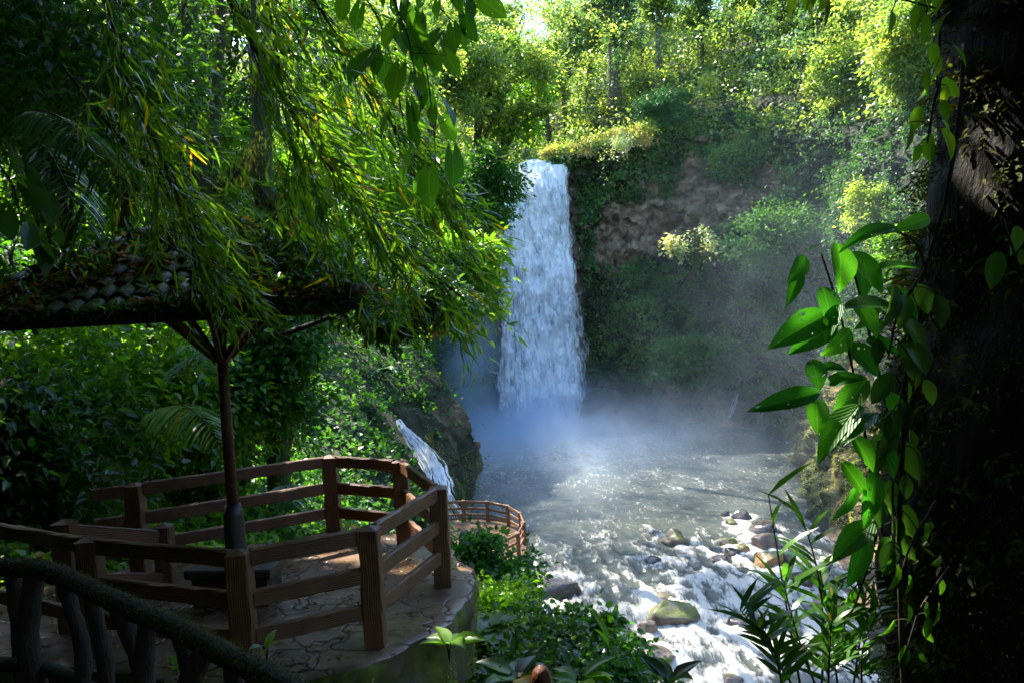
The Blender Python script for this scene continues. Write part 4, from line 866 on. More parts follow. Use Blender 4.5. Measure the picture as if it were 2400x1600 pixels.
# ------------------------------------------------------------------ plants: builders
def trunk_tubes(mb, base, top, r0, r1, seed, bends=.04, n=14):
    r = np.random.default_rng(seed); P = np.linspace(base, top, n); L = np.linalg.norm(P[-1]-P[0])
    P[1:-1] += np.cumsum(r.normal(0, bends*L/n**.5/3, (n-2, 3)), 0)*np.array([1, 1, .2])*np.sin(np.linspace(0, np.pi, n-2))[:, None]
    mb.add(*tube(P, np.linspace(r0, r1, n), 10, .25, seed)); return P
def tree(name, base, height, crown_c, crown_r, nclump, nleaf, leafsize, mat_leaf, label, group=None, seed=1, r0=.3, bark='bark', clump=1.2, limbs=7, moss=0, cat='tree', tpl=T4, aspect=.5, droop=-.25, hang=0, flat=.75):
    """trunk with limbs reaching leaf clumps spread through an ellipsoid"""
    r = np.random.default_rng(seed); base = np.asarray(base, float); cc = np.asarray(crown_c, float); cr = np.asarray(crown_r, float)*np.ones(3)
    root = empty(name, base, label, cat, group)
    mb = MB(); P = trunk_tubes(mb, base-[0, 0, .5], cc+[0, 0, cr[2]*.3], r0, r0*.3, seed)
    cl = r.normal(size=(nclump, 3)); cl = unit(cl)*(r.random((nclump, 1))**.45); cl = cc+cl*cr
    for k in range(min(limbs, nclump)):
        i = int(len(P)*(.35+.6*r.random())); i = min(i, len(P)-2); a = P[i]; b = cl[k]; mid = (a+b)/2+np.array([0, 0, .15*np.linalg.norm(b-a)])
        mb.add(*tube(smooth_path([a, mid, b], 9), np.linspace(r0*.4, r0*.08, 9), 6, .2, k))
    o = mb.build('trunk', M[bark], root); place(o)
    per = nleaf//nclump; Pn = []; Dn = []; Rn = []
    for k in range(nclump):
        cs = clump*(.6+.8*r.random()); d = r.normal(size=(per, 3))*.5*r.uniform(.5, 1.5, 3); d[:, 2] *= flat
        p = cl[k]+d*cs
        if hang: p[:, 2] -= hang*r.random(per)**2*(r.random(per) < .3)
        Pn.append(p); Dn.append(unit(d+r.normal(0, .5, (per, 3))+[0, 0, droop])); Rn.append(np.clip(r.random()*.4+r.random(per)*.6, 0, 1))
    P_ = np.vstack(Pn); D_2 = np.vstack(Dn); Rn = np.concatenate(Rn); k = carve(P_); P_ = P_[k]; D_2 = D_2[k]; Rn = Rn[k]
    N_ = unit(rdir(len(P_))*.7+[0, 0, .8])
    L = leafsize*(.6+.8*r.random(len(P_)))
    o = leaves('crown', P_, D_2, N_, L, L*aspect, M[mat_leaf], root, tpl, Rn); place(o)
    if moss:
        n = moss; k = r.integers(0, len(P), n); k2 = np.minimum(k+1, len(P)-1); f = r.random((n, 1)); q = P[k]*(1-f)+P[k2]*f; d = rdir(n); d[:, 2] *= .3; d = unit(d)
        o = leaves('moss', q+d*(r0*(.7+.7*r.random((n, 1)))), unit(d*.6+[0, 0, -.9]+rdir(n)*.4), d, leafsize*.8, leafsize*.22, M['moss'], root); place(o)
    return root
#PLANTS
def mass(name, cen, rad, per, size, mat, label, tpl=T4, aspect=.5, flat=.7, droop=-.2, seed=0, cat='foliage'):
    r = np.random.default_rng(seed); K = len(cen); d = r.normal(size=(K, per, 3))*.52*r.uniform(.45, 1.55, (K, 1, 3)); d[..., 2] *= flat
    P = (cen[:, None]+d*np.asarray(rad)[:, None, None]).reshape(-1, 3); n = len(P)
    D = unit(d.reshape(-1, 3)*.8+r.normal(0, .55, (n, 3))+[0, 0, droop]); L = np.asarray(size)*(.45+1.05*r.random(n)**1.5)
    rn = np.clip(np.repeat(r.random(K)*.45, per)+r.random(n)*.55, 0, 1)
    k = carve(P); P = P[k]; D = D[k]; L = L[k]; rn = rn[k]; n = len(P)
    o = leaves(name, P, D, unit(rdir(n)*.7+[0, 0, .8]), L, L*aspect, M[mat], None, tpl, rn); tag(o, label, cat, kind='stuff'); return o

# ---- far forest above the falls
p, nr, i, j = sample(950, hill*(yy > 60)*(yy < 150)*(xx > -30)*(xx < 75))
hgt = 1+13*rng.random(len(p))**1.2; dd = p[:, 1]
cen = p+np.c_[rng.normal(0, .8, (len(p), 2)), hgt]
k = (cen[:, 1] > 93) | (cen[:, 0] > 22)
cen = cen[k]; rad = 1.0+1.7*rng.random(len(cen))
h_ = len(cen)//2; mass('forest', cen[:h_], rad[:h_], 250, .42, 'leaf_sun', 'dense yellow-green sunlit rainforest rising behind the cliff top', seed=21); mass('forest', cen[h_:], rad[h_:], 230, .44, 'leaf_glossy', 'glossy grey-green foliage mixed through the forest behind the cliff top', seed=26)
HT = [ # u at base, base v, D, height, crown r, radius, label
 (1412, 262, 97, 19, 3.2, .75, 'thick dark trunk wrapped in climbers right above the hanging bush'),
 (1513, 205, 103, 17, 3.0, .35, 'slim dark-stemmed tree just right of the thickest trunk'),
 (1613, 215, 105, 17, 3.4, .3, 'slender grey tree midway along the cliff top'),
 (1745, 215, 100, 18, 3.6, .45, 'tree with an arching limb above the dark cliff'),
 (1795, 205, 106, 18, 3.2, .3, 'straight thin tree right of the arching-limbed one'),
 (1262, 335, 101, 13, 2.2, .22, 'thin pale double-stemmed tree directly behind the waterfall lip'),
 (1300, 300, 108, 18, 3.0, .35, 'tree deep in the shade behind the lip, left of the sunlit ridge'),
 (1205, 270, 104, 16, 3.2, .4, 'tree at the left of the gap over the waterfall'),
 (1345, 200, 114, 18, 3.4, .4, 'tall tree far back on the hill between the falls and the thick trunk'),
 (1685, 150, 117, 18, 3.6, .4, 'highest tree at the back of the hill near the top edge'),
 (1885, 255, 93, 15, 3.2, .35, 'leaning tree at the right end of the dark cliff top'),
 (1130, 130, 100, 18, 3.4, .4, 'tree near the top edge left of the waterfall'),
 (1470, 120, 118, 18, 3.2, .35, 'pale tree far up the hill behind the slim dark-stemmed tree'),
]
for q, (u, v, D, h, cr, r0, lab) in enumerate(HT):
    b = at(u, v, D); b[2] = min(b[2], ground_z(b[0], b[1])+1.5); cc = b+[rng.normal(0, .8), rng.normal(0, .8), h*.72]
    tree('rainforest_tree', b, h, cc, (cr, cr, h*.30), 30, 7500, .40, 'leaf_sun' if q % 2 else 'leaf_glossy', lab, 'trees on the hill above the falls', 300+q, r0*1.35, 'bark_pale' if q % 3 == 1 else 'bark', 1.1, 12, 500)
# big sunlit tree hanging over the right wall
for (u, v, D, rx, rz, lab, sd) in [(1960, 170, 80, 4.6, 5.2, 'large sunlit bushy tree overhanging the right gorge wall', 401), (2085, 300, 72, 3.0, 4.2, 'pale-stemmed tree with trailing roots beside the dark foreground trunk', 402), (2075, 90, 66, 3.0, 3.6, 'bright yellow-green crown near the top edge at right', 403)]:
    c_ = at(u, v, D); b = c_+[2.5, 2, -7]; b[2] = max(ground_z(b[0], b[1])-.5, c_[2]-9)
    tree('overhanging_tree', b, 12, c_, (rx, 3.2, rz), 46, 15000, .36, 'leaf_sun', lab, None, sd, .4, 'bark_pale', 1.1, 20, 700, hang=2.5)
r = np.random.default_rng(5); c = np.array([at(u, v, D) for u, v, D in zip(r.uniform(-200, 1300, 420), r.uniform(-90, 70, 420), r.uniform(62, 112, 420))])
mass('forest', c, 1.3+1.2*r.random(len(c)), 240, .34, 'leaf_sun', 'treetops closing the view along the top edge left of the falls', seed=22)
# sunlit ridge of dry grass and the hanging bush at the lip
a0, a1 = at(1250, 352, 91.5), at(1490, 282, 92.5); n = 24000; t = rng.random((n, 1)); pp = a0*(1-t)+a1*t
f_ = rng.random(n)**.7; lum = fbm(np.c_[t[:, 0]*14, f_*3, 0*f_], 4, 44); pp = pp+np.c_[rng.normal(0, .35, n), .8-4.2*f_*(.3+.7*t[:, 0])*(.5+lum), -3.4*f_**2.2*(.15+t[:, 0])*(.2+1.6*lum)+1.3*(lum-.5)+.25*rng.random(n)]; pp = pp[fbm(pp*1.3, 3, 45) > .40]; n = len(pp)
k_ = rng.integers(0, n, 2600); leaves_r = leaves('ridge_shrubs', pp[k_]+rng.normal(0, .25, (2600, 3))+[0, -.1, .1], rdir(2600), rdir(2600, .8), rng.uniform(.15, .42, 2600), .16, M['leaf_sun']); tag(leaves_r, 'small bright bushes rooted along the sunlit ridge beside the lip', 'bushes', kind='stuff')
o = leaves('ridge_grass', pp, unit(rdir(n)*.8+[.1, -.4, -.5]), rdir(n, .6), rng.uniform(.15, .55, n), .07, M['straw']); tag(o, 'sunlit straw-coloured grass draping the ridge right of the waterfall lip', 'grass', kind='stuff')
def shrub(name, c, r3, nclump, nleaf, size, mat, label, group=None, seed=1, base=None, clump=.5, tpl=T4, cat='shrub', aspect=.5, hang=0, bark='bark', limbs=9, r0=.06, droop=-.25):
    b = np.asarray(base if base is not None else np.asarray(c)-[0, 0, r3[2]], float)
    return tree(name, b, 0, c, r3, nclump, nleaf, size, mat, label, group, seed, r0, bark, clump, limbs, 0, cat, tpl, aspect, droop, hang)
shrub('hanging_bush', at(1432, 370, 86.3), (1.9, 1.0, 2.3), 30, 6500, .26, 'leaf_pale', 'sunlit bush hanging over the cliff edge just right of the falls', None, 410, at(1450, 320, 90.5), .7, hang=1.2)
shrub('fern_bush', at(1530, 250, 89), (3.6, 1.5, 2.2), 30, 9000, .36, 'fern', 'blue-green ferny thicket on the cliff edge right of the hanging bush', None, 411, at(1530, 290, 90), .9, aspect=.22)
shrub('cliff_shrub', at(1590, 560, 81), (2.3, .9, 1.7), 34, 4200, .38, 'leaf_pale', 'pale bright-leaved shrub sticking out of the bare cliff face', None, 412, at(1640, 575, 88), .7, aspect=.6)
shrub('cliff_shrub', at(1668, 575, 82), (1.5, .8, 1.3), 12, 1500, .36, 'fern', 'dark blue-green shrub touching the pale cliff shrub on its right', None, 413, at(1660, 590, 88), .5, aspect=.6)
shrub('cliff_thicket', at(1600, 830, 83), (5.0, 1.5, 2.6), 40, 12000, .45, 'leaf_cliff', 'large-leaved dark thicket low on the cliff above the pool', None, 414, at(1600, 880, 86), 1.1, aspect=.5)
shrub('cliff_thicket', at(1780, 560, 76), (3.5, 1.5, 3.4), 40, 12000, .34, 'leaf_cliff', 'shaded thicket on the cliff right of the bare rock', None, 415, at(1800, 640, 78), 1.2)
shrub('cliff_thicket', at(1720, 360, 86), (4.5, 1.2, 2.2), 40, 11000, .34, 'leaf_cliff', 'dark creepers spilling over the bare rock from the cliff top', None, 416, at(1720, 320, 88), 1.1, hang=2)
shrub('cliff_thicket', at(2010, 480, 62), (2.4, 1.5, 2.6), 30, 9000, .24, 'leaf_sun', 'half-lit bush on the right wall behind the foreground leaves', None, 417, at(2050, 540, 64), .9)
shrub('cliff_thicket', at(2060, 590, 52), (1.6, 1.2, 1.9), 26, 8000, .20, 'leaf_lime', 'glowing yellow-green bush on the right wall against the black trunk', None, 418, at(2090, 680, 54), .7)

# ---- trees left of the falls
for (u, v, D, r3, n, sz, mt, lab, sd, bu, bv) in [
 (1130, 190, 58, (4.2, 3, 4.2), 22000, .30, 'leaf_sun', 'broad tree with glossy leaves standing left of the waterfall, lit on its upper side', 420, 1060, 520),
 (1125, 430, 55, (2.3, 1.6, 2.6), 9000, .30, 'leaf_hill', 'lower shaded tree hanging in front of the left edge of the falls', 421, 1060, 620),
 (1185, 110, 74, (4.6, 3, 4.2), 16000, .34, 'leaf_sun', 'sunlit tree behind the left gorge tree, filling the gap above the falls', 423, 1120, 400),
 (1200, 250, 60, (2.2, 2, 2.2), 9000, .28, 'leaf_lime', 'bright yellow-green branches reaching over the falls lip from the left', 424, 1080, 520),
 (1010, 120, 52, (4.5, 3, 4.5), 16000, .30, 'leaf_sun', 'tall tree behind the bamboo tips near the top edge', 422, 980, 520)]:
    tree('gorge_tree', at(bu, bv, D+3), 12, at(u, v, D), r3, 40, n, sz, mt, lab, None, sd, .35, 'bark', 1.0, 16, 600)
# ---- left hillside forest
LTREES = [ # centre u, v, D, radii, leaves, mat, label
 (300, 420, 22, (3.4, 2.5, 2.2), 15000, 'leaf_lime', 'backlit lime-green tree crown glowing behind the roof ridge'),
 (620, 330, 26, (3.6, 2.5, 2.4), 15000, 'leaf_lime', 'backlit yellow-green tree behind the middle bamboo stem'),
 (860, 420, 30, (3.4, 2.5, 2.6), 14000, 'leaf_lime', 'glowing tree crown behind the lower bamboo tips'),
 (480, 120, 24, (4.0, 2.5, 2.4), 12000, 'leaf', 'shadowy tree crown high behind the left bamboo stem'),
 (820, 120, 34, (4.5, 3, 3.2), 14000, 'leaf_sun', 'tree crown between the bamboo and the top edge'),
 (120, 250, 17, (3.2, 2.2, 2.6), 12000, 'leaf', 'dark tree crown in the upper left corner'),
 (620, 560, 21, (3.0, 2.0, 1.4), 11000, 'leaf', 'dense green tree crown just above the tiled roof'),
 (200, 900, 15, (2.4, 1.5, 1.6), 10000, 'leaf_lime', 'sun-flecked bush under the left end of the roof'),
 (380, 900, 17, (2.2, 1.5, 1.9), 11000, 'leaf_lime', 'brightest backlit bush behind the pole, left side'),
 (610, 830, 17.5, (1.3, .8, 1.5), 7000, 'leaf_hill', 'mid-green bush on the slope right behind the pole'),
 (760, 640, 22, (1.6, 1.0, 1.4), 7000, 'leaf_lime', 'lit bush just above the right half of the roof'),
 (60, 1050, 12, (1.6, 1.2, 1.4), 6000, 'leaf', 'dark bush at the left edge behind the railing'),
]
for q, (u, v, D, r3, n, mt, lab) in enumerate(LTREES):
    c_ = at(u, v, D); b = c_.copy(); b[0] -= 3; b[1] += 5; b[2] = max(min(ground_z(b[0], b[1]), c_[2]-r3[2]*.5), c_[2]-5)
    tree('hillside_tree', b, 8, c_, r3, 44, int(n*1.25), .165, mt, lab, None, 430+q, .16, 'bark_dark', .75, 14, 500, hang=.6, tpl=T8, aspect=.55)
# dark mossy trunks behind the bamboo
TR = [(212, 500, -40, 19, .15), (305, 500, -60, 21, .19), (432, 480, -60, 18, .24), (512, 500, -50, 20, .17), (590, 460, -80, 19, .28), (92, 480, -60, 18, .22)]
TL = ['thin leaning mossy trunk behind the top of the left bamboo stem', 'mossy trunk with hanging moss, second from the thickest', 'dark mossy trunk rising behind the hip of the roof', 'slim mossy trunk above the roof apex', 'thickest mossy trunk, behind the main bamboo stem', 'dark trunk at the far left edge of the forest']
for (u, v0, v1, D, r0), lab in zip(TR, TL):
    b = at(u, v0, D); b[2] = min(b[2]+.5, ground_z(b[0], b[1])); t_ = at(u+rng.normal(0, 25), v1, D)
    rt = empty('mossy_trunk', b, lab, 'tree', 'mossy trunks on the left slope'); mb = MB(); P = trunk_tubes(mb, b, t_+[0, 0, 1.5], r0, r0*.7, int(u), .06, 26)
    for q in range(3):
        a = P[int(len(P)*(.5+.15*q))]; e = a+[rng.normal(0, 1.3), rng.normal(0, .6), rng.normal(.6, .4)]; mb.add(*tube(smooth_path([a, (a+e)/2+[0, 0, -.1], e], 12), np.linspace(r0*.45, r0*.15, 12), 7, .3, q))
        P = np.vstack([P, smooth_path([a, (a+e)/2+[0, 0, -.1], e], 12)])
    o = mb.build('trunk', M['bark_moss'], rt); place(o)
    n = 9000; k = rng.integers(0, len(P), n); d = rdir(n); d[:, 2] *= .4
    o = leaves('moss', P[k]+unit(d)*r0*1.05+np.c_[rng.normal(0, .04, (n, 2)), -.35*rng.random(n)**3+rng.normal(0, .15, n)], unit(d*.3+[0, 0, -1]), d, .13, .03, M['moss'], rt); place(o)
# overhead canopy of the left slope and of the near tree (shades the deck and the camera side)
OC = [][:0] and [((-7.5, 13, 7.2), (4.0, 3.0, 1.6), 9000, 'dense crown high above the pavilion roof, mostly past the top edge', 501, 'leaf'), ((-12, 12, 5.5), (3, 3, 2.5), 7000, 'crown over the far left of the deck, past the corner', 502, 'leaf')]
for c_, r3, n, lab, sd, mt in OC:
    b = np.array(c_)+[-2.5, 2, 0]; b[2] = ground_z(b[0], b[1])
    tree('canopy_tree', b, 10, c_, r3, 40, n, .26, mt, lab, None, sd, .25, 'bark_dark', .9, 16, 500, tpl=T8, aspect=.5)

# ---- forest added around and behind the camera, past the frame: it keeps the near path in deep shade
r = np.random.default_rng(77); c = np.c_[r.uniform(-24, 16, 4200), r.uniform(-14, 16, 4200), r.uniform(-2, 13, 4200)]
hidden = (np.abs(c[:, 0]) > .72*np.maximum(c[:, 1], 0)+3.6) | (c[:, 1] < -2.5) | ((c[:, 2] > .50*np.maximum(c[:, 1], 0)+4.2) & (c[:, 1] < 7))
sunlane = (c[:, 0] < -2)*(c[:, 1] > 8.5)*(c[:, 0] > -20)
c = c[hidden & ~sunlane & (c[:, 0] < 10) & ~((c[:, 0] > 1.2) & (c[:, 1] > 1.0))]; k = np.array([ground_z(a, b) for a, b in c[:, :2]]); c = c[c[:, 2] > k]
mass('forest', c, .9+.8*r.random(len(c)), 60, .5, 'leaf', 'unseen forest added around the viewpoint to darken the near path', seed=78)
r = np.random.default_rng(83); c = np.array([at(u, v, D) for u, v, D in zip(r.uniform(-160, 420, 190), r.uniform(-80, 330, 190), r.uniform(11.5, 17, 190))])
mass('forest', c, .45+.4*r.random(len(c)), 110, .17, 'leaf', 'dark tangled foliage filling the upper left corner', seed=84)
r = np.random.default_rng(79); y = r.uniform(4.5, 13.2, 330); c = np.c_[r.uniform(-12, -4.2, 330), y, .45*y+1.9+r.uniform(0, 1.6, 330)]; y = r.uniform(10, 17.5, 560); c = np.vstack([c, np.c_[r.uniform(-18, -8.6, 560), y, .45*y+1.9+r.uniform(0, 2.4, 560)]])  # added canopy, kept above the view to shade bamboo, deck and handrail
mass('forest', c, .7+.5*r.random(len(c)), 80, .3, 'leaf', 'unseen canopy added past the top edge to shade the bamboo and deck', seed=80)
# ---- bamboo
def bamboo(path, label, nleaf, seed, r0=.02, spread=.55, t0=0.05, leafL=.20):
    r = np.random.default_rng(seed); P = smooth_path([at(*q) for q in path], 60)
    root = empty('bamboo', P[0], label, 'bamboo', 'arching bamboo culms over the pavilion'); mb = MB()
    mb.add(*tube(P, np.linspace(r0, r0*.45, 60), 8))
    for t in np.linspace(t0, .97, 11):
        k = int(t*59); mb.add(*tube([P[k]-(P[min(k+1, 59)]-P[k])*.12, P[k], P[k]+(P[min(k+1, 59)]-P[k])*.12], r0*(1.35-.7*t)*1.1, 8))
    nodes = np.linspace(t0, .93, 8)+r.normal(0, .015, 8); LP_ = []; LD = []
    for t in nodes:
        k = int(np.clip(t, 0, .98)*59); T = unit(P[min(k+1, 59)]-P[max(k-1, 0)])
        for b in range(9):
            d = unit(T*.55+np.array([.62*r.uniform(-.35, 1.25), r.normal(0, .45), r.uniform(-.75, .35)])); ln = spread*(.7+1.0*r.random())*(1.15-.5*t)
            s = np.linspace(0, 1, 10)[:, None]; tw_ = P[k]+d*ln*s+np.array([.10, 0, -.42])*ln*s**2
            mb.add(*tube(tw_, np.linspace(.0045, .0015, 10), 4))
            m_ = max(4, nleaf//72)
            f = .22+.78*r.random(m_)**.8; q = np.stack([np.interp(f, s[:, 0], tw_[:, c_]) for c_ in range(3)], 1)
            LP_.append(q+r.normal(0, .02, q.shape)); LD.append(unit(d*.6+r.normal(0, .45, (m_, 3))+[.26, 0, -.5]))
    o = mb.build('culm', M['culm'], root); place(o)
    q = np.vstack(LP_); D2 = np.vstack(LD); n = len(q)
    L = leafL*(.55+.75*r.random(n)); o = leaves('leaves', q, D2, unit(rdir(n)+[0, 0, .4]), L, .017+.009*r.random(n), M['leaf_bamboo'], root, TB); place(o)
bamboo([(470, -150, 5.2), (525, 0, 5.4), (590, 115, 5.6), (655, 235, 5.8), (705, 305, 6.0), (757, 385, 6.1), (830, 470, 6.3), (875, 525, 6.4), (960, 600, 6.7), (1068, 690, 7.0)], 'long dark bamboo culm crossing diagonally down to the waterfall side', 1350, 1, .022, .62)
bamboo([(225, -120, 6.2), (262, 80, 6.2), (290, 180, 6.2), (330, 280, 6.2), (372, 365, 6.3), (400, 440, 6.3), (436, 530, 6.4), (450, 620, 6.5)], 'bamboo culm drooping onto the tiled roof', 1000, 2, .018, .65)
bamboo([(640, -120, 6.8), (760, 60, 6.9), (850, 200, 7.1), (920, 320, 7.2), (970, 410, 7.4), (1010, 470, 7.6)], 'thin bamboo culm hidden in leaves nearest the falls', 1150, 3, .012, .68)
bamboo([(150, 160, 7.0), (215, 250, 7.0), (280, 320, 7.0), (345, 392, 7.0), (400, 470, 7.1), (470, 560, 7.2), (560, 650, 7.3)], 'thin dark bamboo culm low at the left above the roof', 700, 4, .012, .6)
bamboo([(560, -160, 7.6), (620, 20, 7.6), (650, 200, 7.7), (670, 350, 7.8), (640, 480, 7.9), (600, 580, 8.0)], 'bamboo culm hanging straight down over the middle of the roof', 800, 5, .012, .65)

# ---- hanging vine with big heart-shaped leaves, top middle
def vine(name, paths, nper, L, mat, label, seed, tpl=TH, aspect=.72, hangd=(0, 0, -1), spread=.12, cat='vine', wood='bark_dark', r0=.006, jit=.45, group=None):
    r = np.random.default_rng(seed); P0 = at(*paths[0][0]); root = empty(name, P0, label, cat, group); mb = MB(); PP = []; DD = []
    for pth in paths:
        P = smooth_path([at(*q) for q in pth], 24); mb.add(*tube(P, np.linspace(r0, r0*.5, 24), 5))
        t = (np.arange(nper)+.5)/nper; q = np.stack([np.interp(t, np.linspace(0, 1, 24), P[:, c_]) for c_ in range(3)], 1)
        out = r.normal(0, 1, (nper, 3)); e = q+unit(out)*spread*(.5+r.random((nper, 1)))
        for a, b in zip(q, e): mb.add(*tube([a, (a+b)/2+[0, 0, .01], b], .002, 4))
        PP.append(e); DD.append(unit(unit(out)*.45+np.array(hangd)+r.normal(0, jit, (nper, 3))*.5))
    o = mb.build('stem', M[wood], root); place(o)
    q = np.vstack(PP); D2 = np.vstack(DD); n = len(q); LL = L*(.6+.65*r.random(n))
    N2 = unit(rdir(n)*.8+[0, -.8, .6])
    o = leaves('leaves', q, D2, N2, LL, LL*aspect, M[mat], root, tpl); place(o); return root
vine('leafy_vine', [[(800, -60, 5.4), (870, 40, 5.4), (905, 160, 5.4), (930, 300, 5.4)], [(900, -60, 5.6), (960, 60, 5.6), (985, 190, 5.6), (1000, 330, 5.6), (1000, 420, 5.6)], [(960, -60, 5.5), (1010, 20, 5.5), (1050, 60, 5.5)], [(880, -60, 5.2), (940, 90, 5.2), (960, 220, 5.2)]], 15, .18, 'leaf_broad', 'vine with big drooping heart-shaped leaves at the top beside the bamboo', 11, spread=.16)
vine('leafy_vine', [[(740, 330, 8), (800, 450, 8), (840, 560, 8)], [(680, 420, 8), (720, 540, 8), (740, 640, 8)]], 16, .2, 'leaf_lime', 'small vine with bright translucent leaves under the long bamboo culm', 12, TH, .7, spread=.2)
vine('leafy_vine', [[(-40, 330, 4.2), (30, 420, 4.2), (60, 560, 4.2)], [(-40, 450, 4.4), (60, 520, 4.4), (110, 620, 4.4)]], 10, .13, 'leaf', 'vine with large dark leaves at the left edge above the roof', 13, TH, .75, spread=.16)

# ---- palms / fern fronds
def frond(base, tip, sag, width, mat, label, n=46, cat='palm frond', group=None, wl=.035):
    a = at(*base); b = at(*tip); mid = (a+b)/2+np.array([0, 0, sag]); s = np.linspace(0, 1, 30)[:, None]; P = (1-s)**2*a+2*s*(1-s)*mid+s**2*b
    root = empty('palm_frond', a, label, cat, group); mb = MB(); mb.add(*tube(P, np.linspace(.014, .003, 30), 6)); o = mb.build('rib', M['culm'], root); place(o)
    T = unit(np.gradient(P, axis=0)); S = unit(np.cross(T, [0, 0, 1.])); k = np.linspace(3, 29, n).astype(int); q = np.vstack([P[k], P[k]]); sg = np.r_[np.ones(n), -np.ones(n)][:, None]
    D2 = unit(S[np.r_[k, k]]*sg+T[np.r_[k, k]]*.75+[0, 0, -.35]+rng.normal(0, .07, (2*n, 3))); f = np.r_[k, k]/29; L = width*np.sin(np.pi*(.12+.86*f))**.7
    o = leaves('leaflets', q, D2, np.array([[0, 0, 1.]])+rng.normal(0, .12, (2*n, 3)), L, wl, M[mat], root, TB); place(o)
frond((60, 260, 7.5), (300, 470, 6.6), .5, .55, 'fern', 'bluish palm frond drooping at the left above the roof')
frond((90, 330, 8.0), (200, 560, 7.0), .35, .5, 'fern', 'darker palm frond beneath the bluish one')
frond((360, 960, 13), (505, 1020, 11), .75, .75, 'leaf_lime', 'arched backlit fern frond left of the pole, lower one', wl=.05)
frond((400, 870, 14), (520, 800, 12.5), .25, .7, 'fern', 'feathery fern frond left of the pole, upper one', wl=.05)
frond((640, 1120, 12.5), (680, 1160, 11.8), .3, .5, 'fern', 'small fern between the back rails right of the pole', wl=.04)

# ---- plants below and beside the deck
shrub('leaning_branch', at(1040, 640, 13), (.95, .7, .75), 26, 5200, .13, 'leaf_lime', 'sunlit yellow-green branch tips reaching past the roof towards the falls', None, 520, at(700, 640, 14), .3, T8, 'shrub', .42, .35, 'bark_dark', 18, .05)
shrub('leaning_branch', at(900, 690, 11.2), (.9, .5, .3), 26, 5000, .13, 'leaf', 'leafy branch lying over the right end of the roof', None, 521, at(640, 700, 13), .3, T8, 'shrub', .4, .3, 'bark_dark', 14, .05)
shrub('orange_sprig', at(1003, 735, 12.5), (.14, .1, .2), 6, 150, .08, 'ginger', 'small sunlit orange-yellow leaf sprig under the branch tips', None, 522, at(990, 690, 12.7), .1, T8, 'plant', .5)
shrub('slope_shrub', at(1110, 1310, 17), (.9, .9, .75), 26, 7000, .12, 'leaf_hill', 'rounded dark green shrub hiding the near edge of the lower terrace', None, 530, at(1100, 1420, 17.5), .4, T8, 'shrub', .75)
shrub('slope_shrub', at(1165, 1375, 18), (.8, .9, .7), 22, 5200, .12, 'leaf', 'shrub with a few yellowed leaves against the terrace wall', None, 531, at(1150, 1480, 18.5), .35, T8, 'shrub', .7)
shrub('slope_shrub', at(1150, 1420, 11.5), (.6, .9, .33), 26, 9000, .075, 'leaf_lime', 'bright lime creeper bank catching the sun below the deck corner', None, 532, at(1130, 1500, 11.5), .28, T8, 'shrub', .85)
shrub('slope_shrub', at(1220, 1520, 9.5), (.8, .9, .40), 30, 10000, .075, 'leaf', 'small-leaved green bush at the bottom middle of the slope', None, 533, at(1150, 1620, 9.5), .3, T8, 'shrub', .85)
shrub('slope_shrub', at(1310, 1470, 11), (.62, .7, .5), 16, 2300, .10, 'leaf_hill', 'open twiggy shrub silhouetted against the white water', None, 534, at(1270, 1600, 11), .25, T8, 'shrub', .8, .25, 'twig')
shrub('slope_shrub', at(1420, 1560, 9), (.55, .6, .35), 18, 3200, .075, 'leaf_hill', 'fine-leaved shrub at the lower edge beside the river', None, 535, at(1380, 1680, 9), .22, T8, 'shrub', .8)
shrub('slope_shrub', at(1190, 1590, 6.5), (.4, .6, .18), 18, 4200, .06, 'leaf', 'low creeper patch at the bottom edge around the reddish bud', None, 536, at(1190, 1680, 6.5), .2, T8, 'shrub', .85)
def rosette(c, n, L, mat, label, seed, aspect=.5, up=.5, tpl=TF, name='broadleaf_plant'):
    r = np.random.default_rng(seed); c = np.asarray(c, float); root = empty(name, c-[0, 0, L*.5], label, 'plant'); mb = MB()
    a = r.random(n)*6.28; d = unit(np.c_[np.cos(a), np.sin(a), up+.5*r.random(n)]); st_ = c-[0, 0, L*.5]; e = c+d*L*.3*r.random((n, 1))
    for q in e: mb.add(*tube([st_, (st_+q)/2+[0, 0, .02], q], .004, 5))
    o = mb.build('stems', M['culm'], root); place(o)
    o = leaves('leaves', e, unit(d+[0, 0, -.35]), unit([0, 0, 1.]+d*.3+r.normal(0, .2, (n, 3))), L*(.7+.5*r.random(n)), L*aspect, M[mat], root, tpl); place(o)
rosette(at(1030, 1480, 5.2), 7, .22, 'leaf_lime', 'broad-leaved plant in front of the mossy wall at the bottom', 1)
rosette(at(1125, 1440, 9.0), 5, .42, 'leaf', 'plant with one big lobed leaf lying on the creeper bank', 2, .8, .2, TH)
rosette(at(1190, 1560, 5.0), 8, .22, 'leaf', 'broad dark-leaved plant beside the reddish knob', 3, .6)
rosette(at(1330, 1570, 5.5), 7, .24, 'leaf_lime', 'light green plant right of the reddish knob', 4, .4)
rosette(at(1540, 1570, 5.0), 8, .22, 'leaf', 'dark green plant at the bottom edge over the river', 5, .45, .9)
rosette(at(1400, 1500, 6.0), 2, .26, 'leaf_lime', 'single upright blade leaf rising from the lower shrubs', 6, .28, 3.5)
rosette(at(612, 1490, 3.4), 4, .09, 'leaf_lime', 'small bright sprig on the log handrail', 7, .45, .8)
rosette(at(405, 1530, 5.2), 6, .12, 'leaf_lime', 'small lit plant seen between the log balusters', 8, .45, .6)
rosette(snap(880, 850, 16), 9, .8, 'fern', 'large-leaved plant on the slope right of the pole', 9, .75, .2, TH)
rosette(snap(700, 800, 14), 8, .6, 'leaf_hill', 'big heart-leaved plant high on the slope behind the pole', 10, .8, .2, TH)
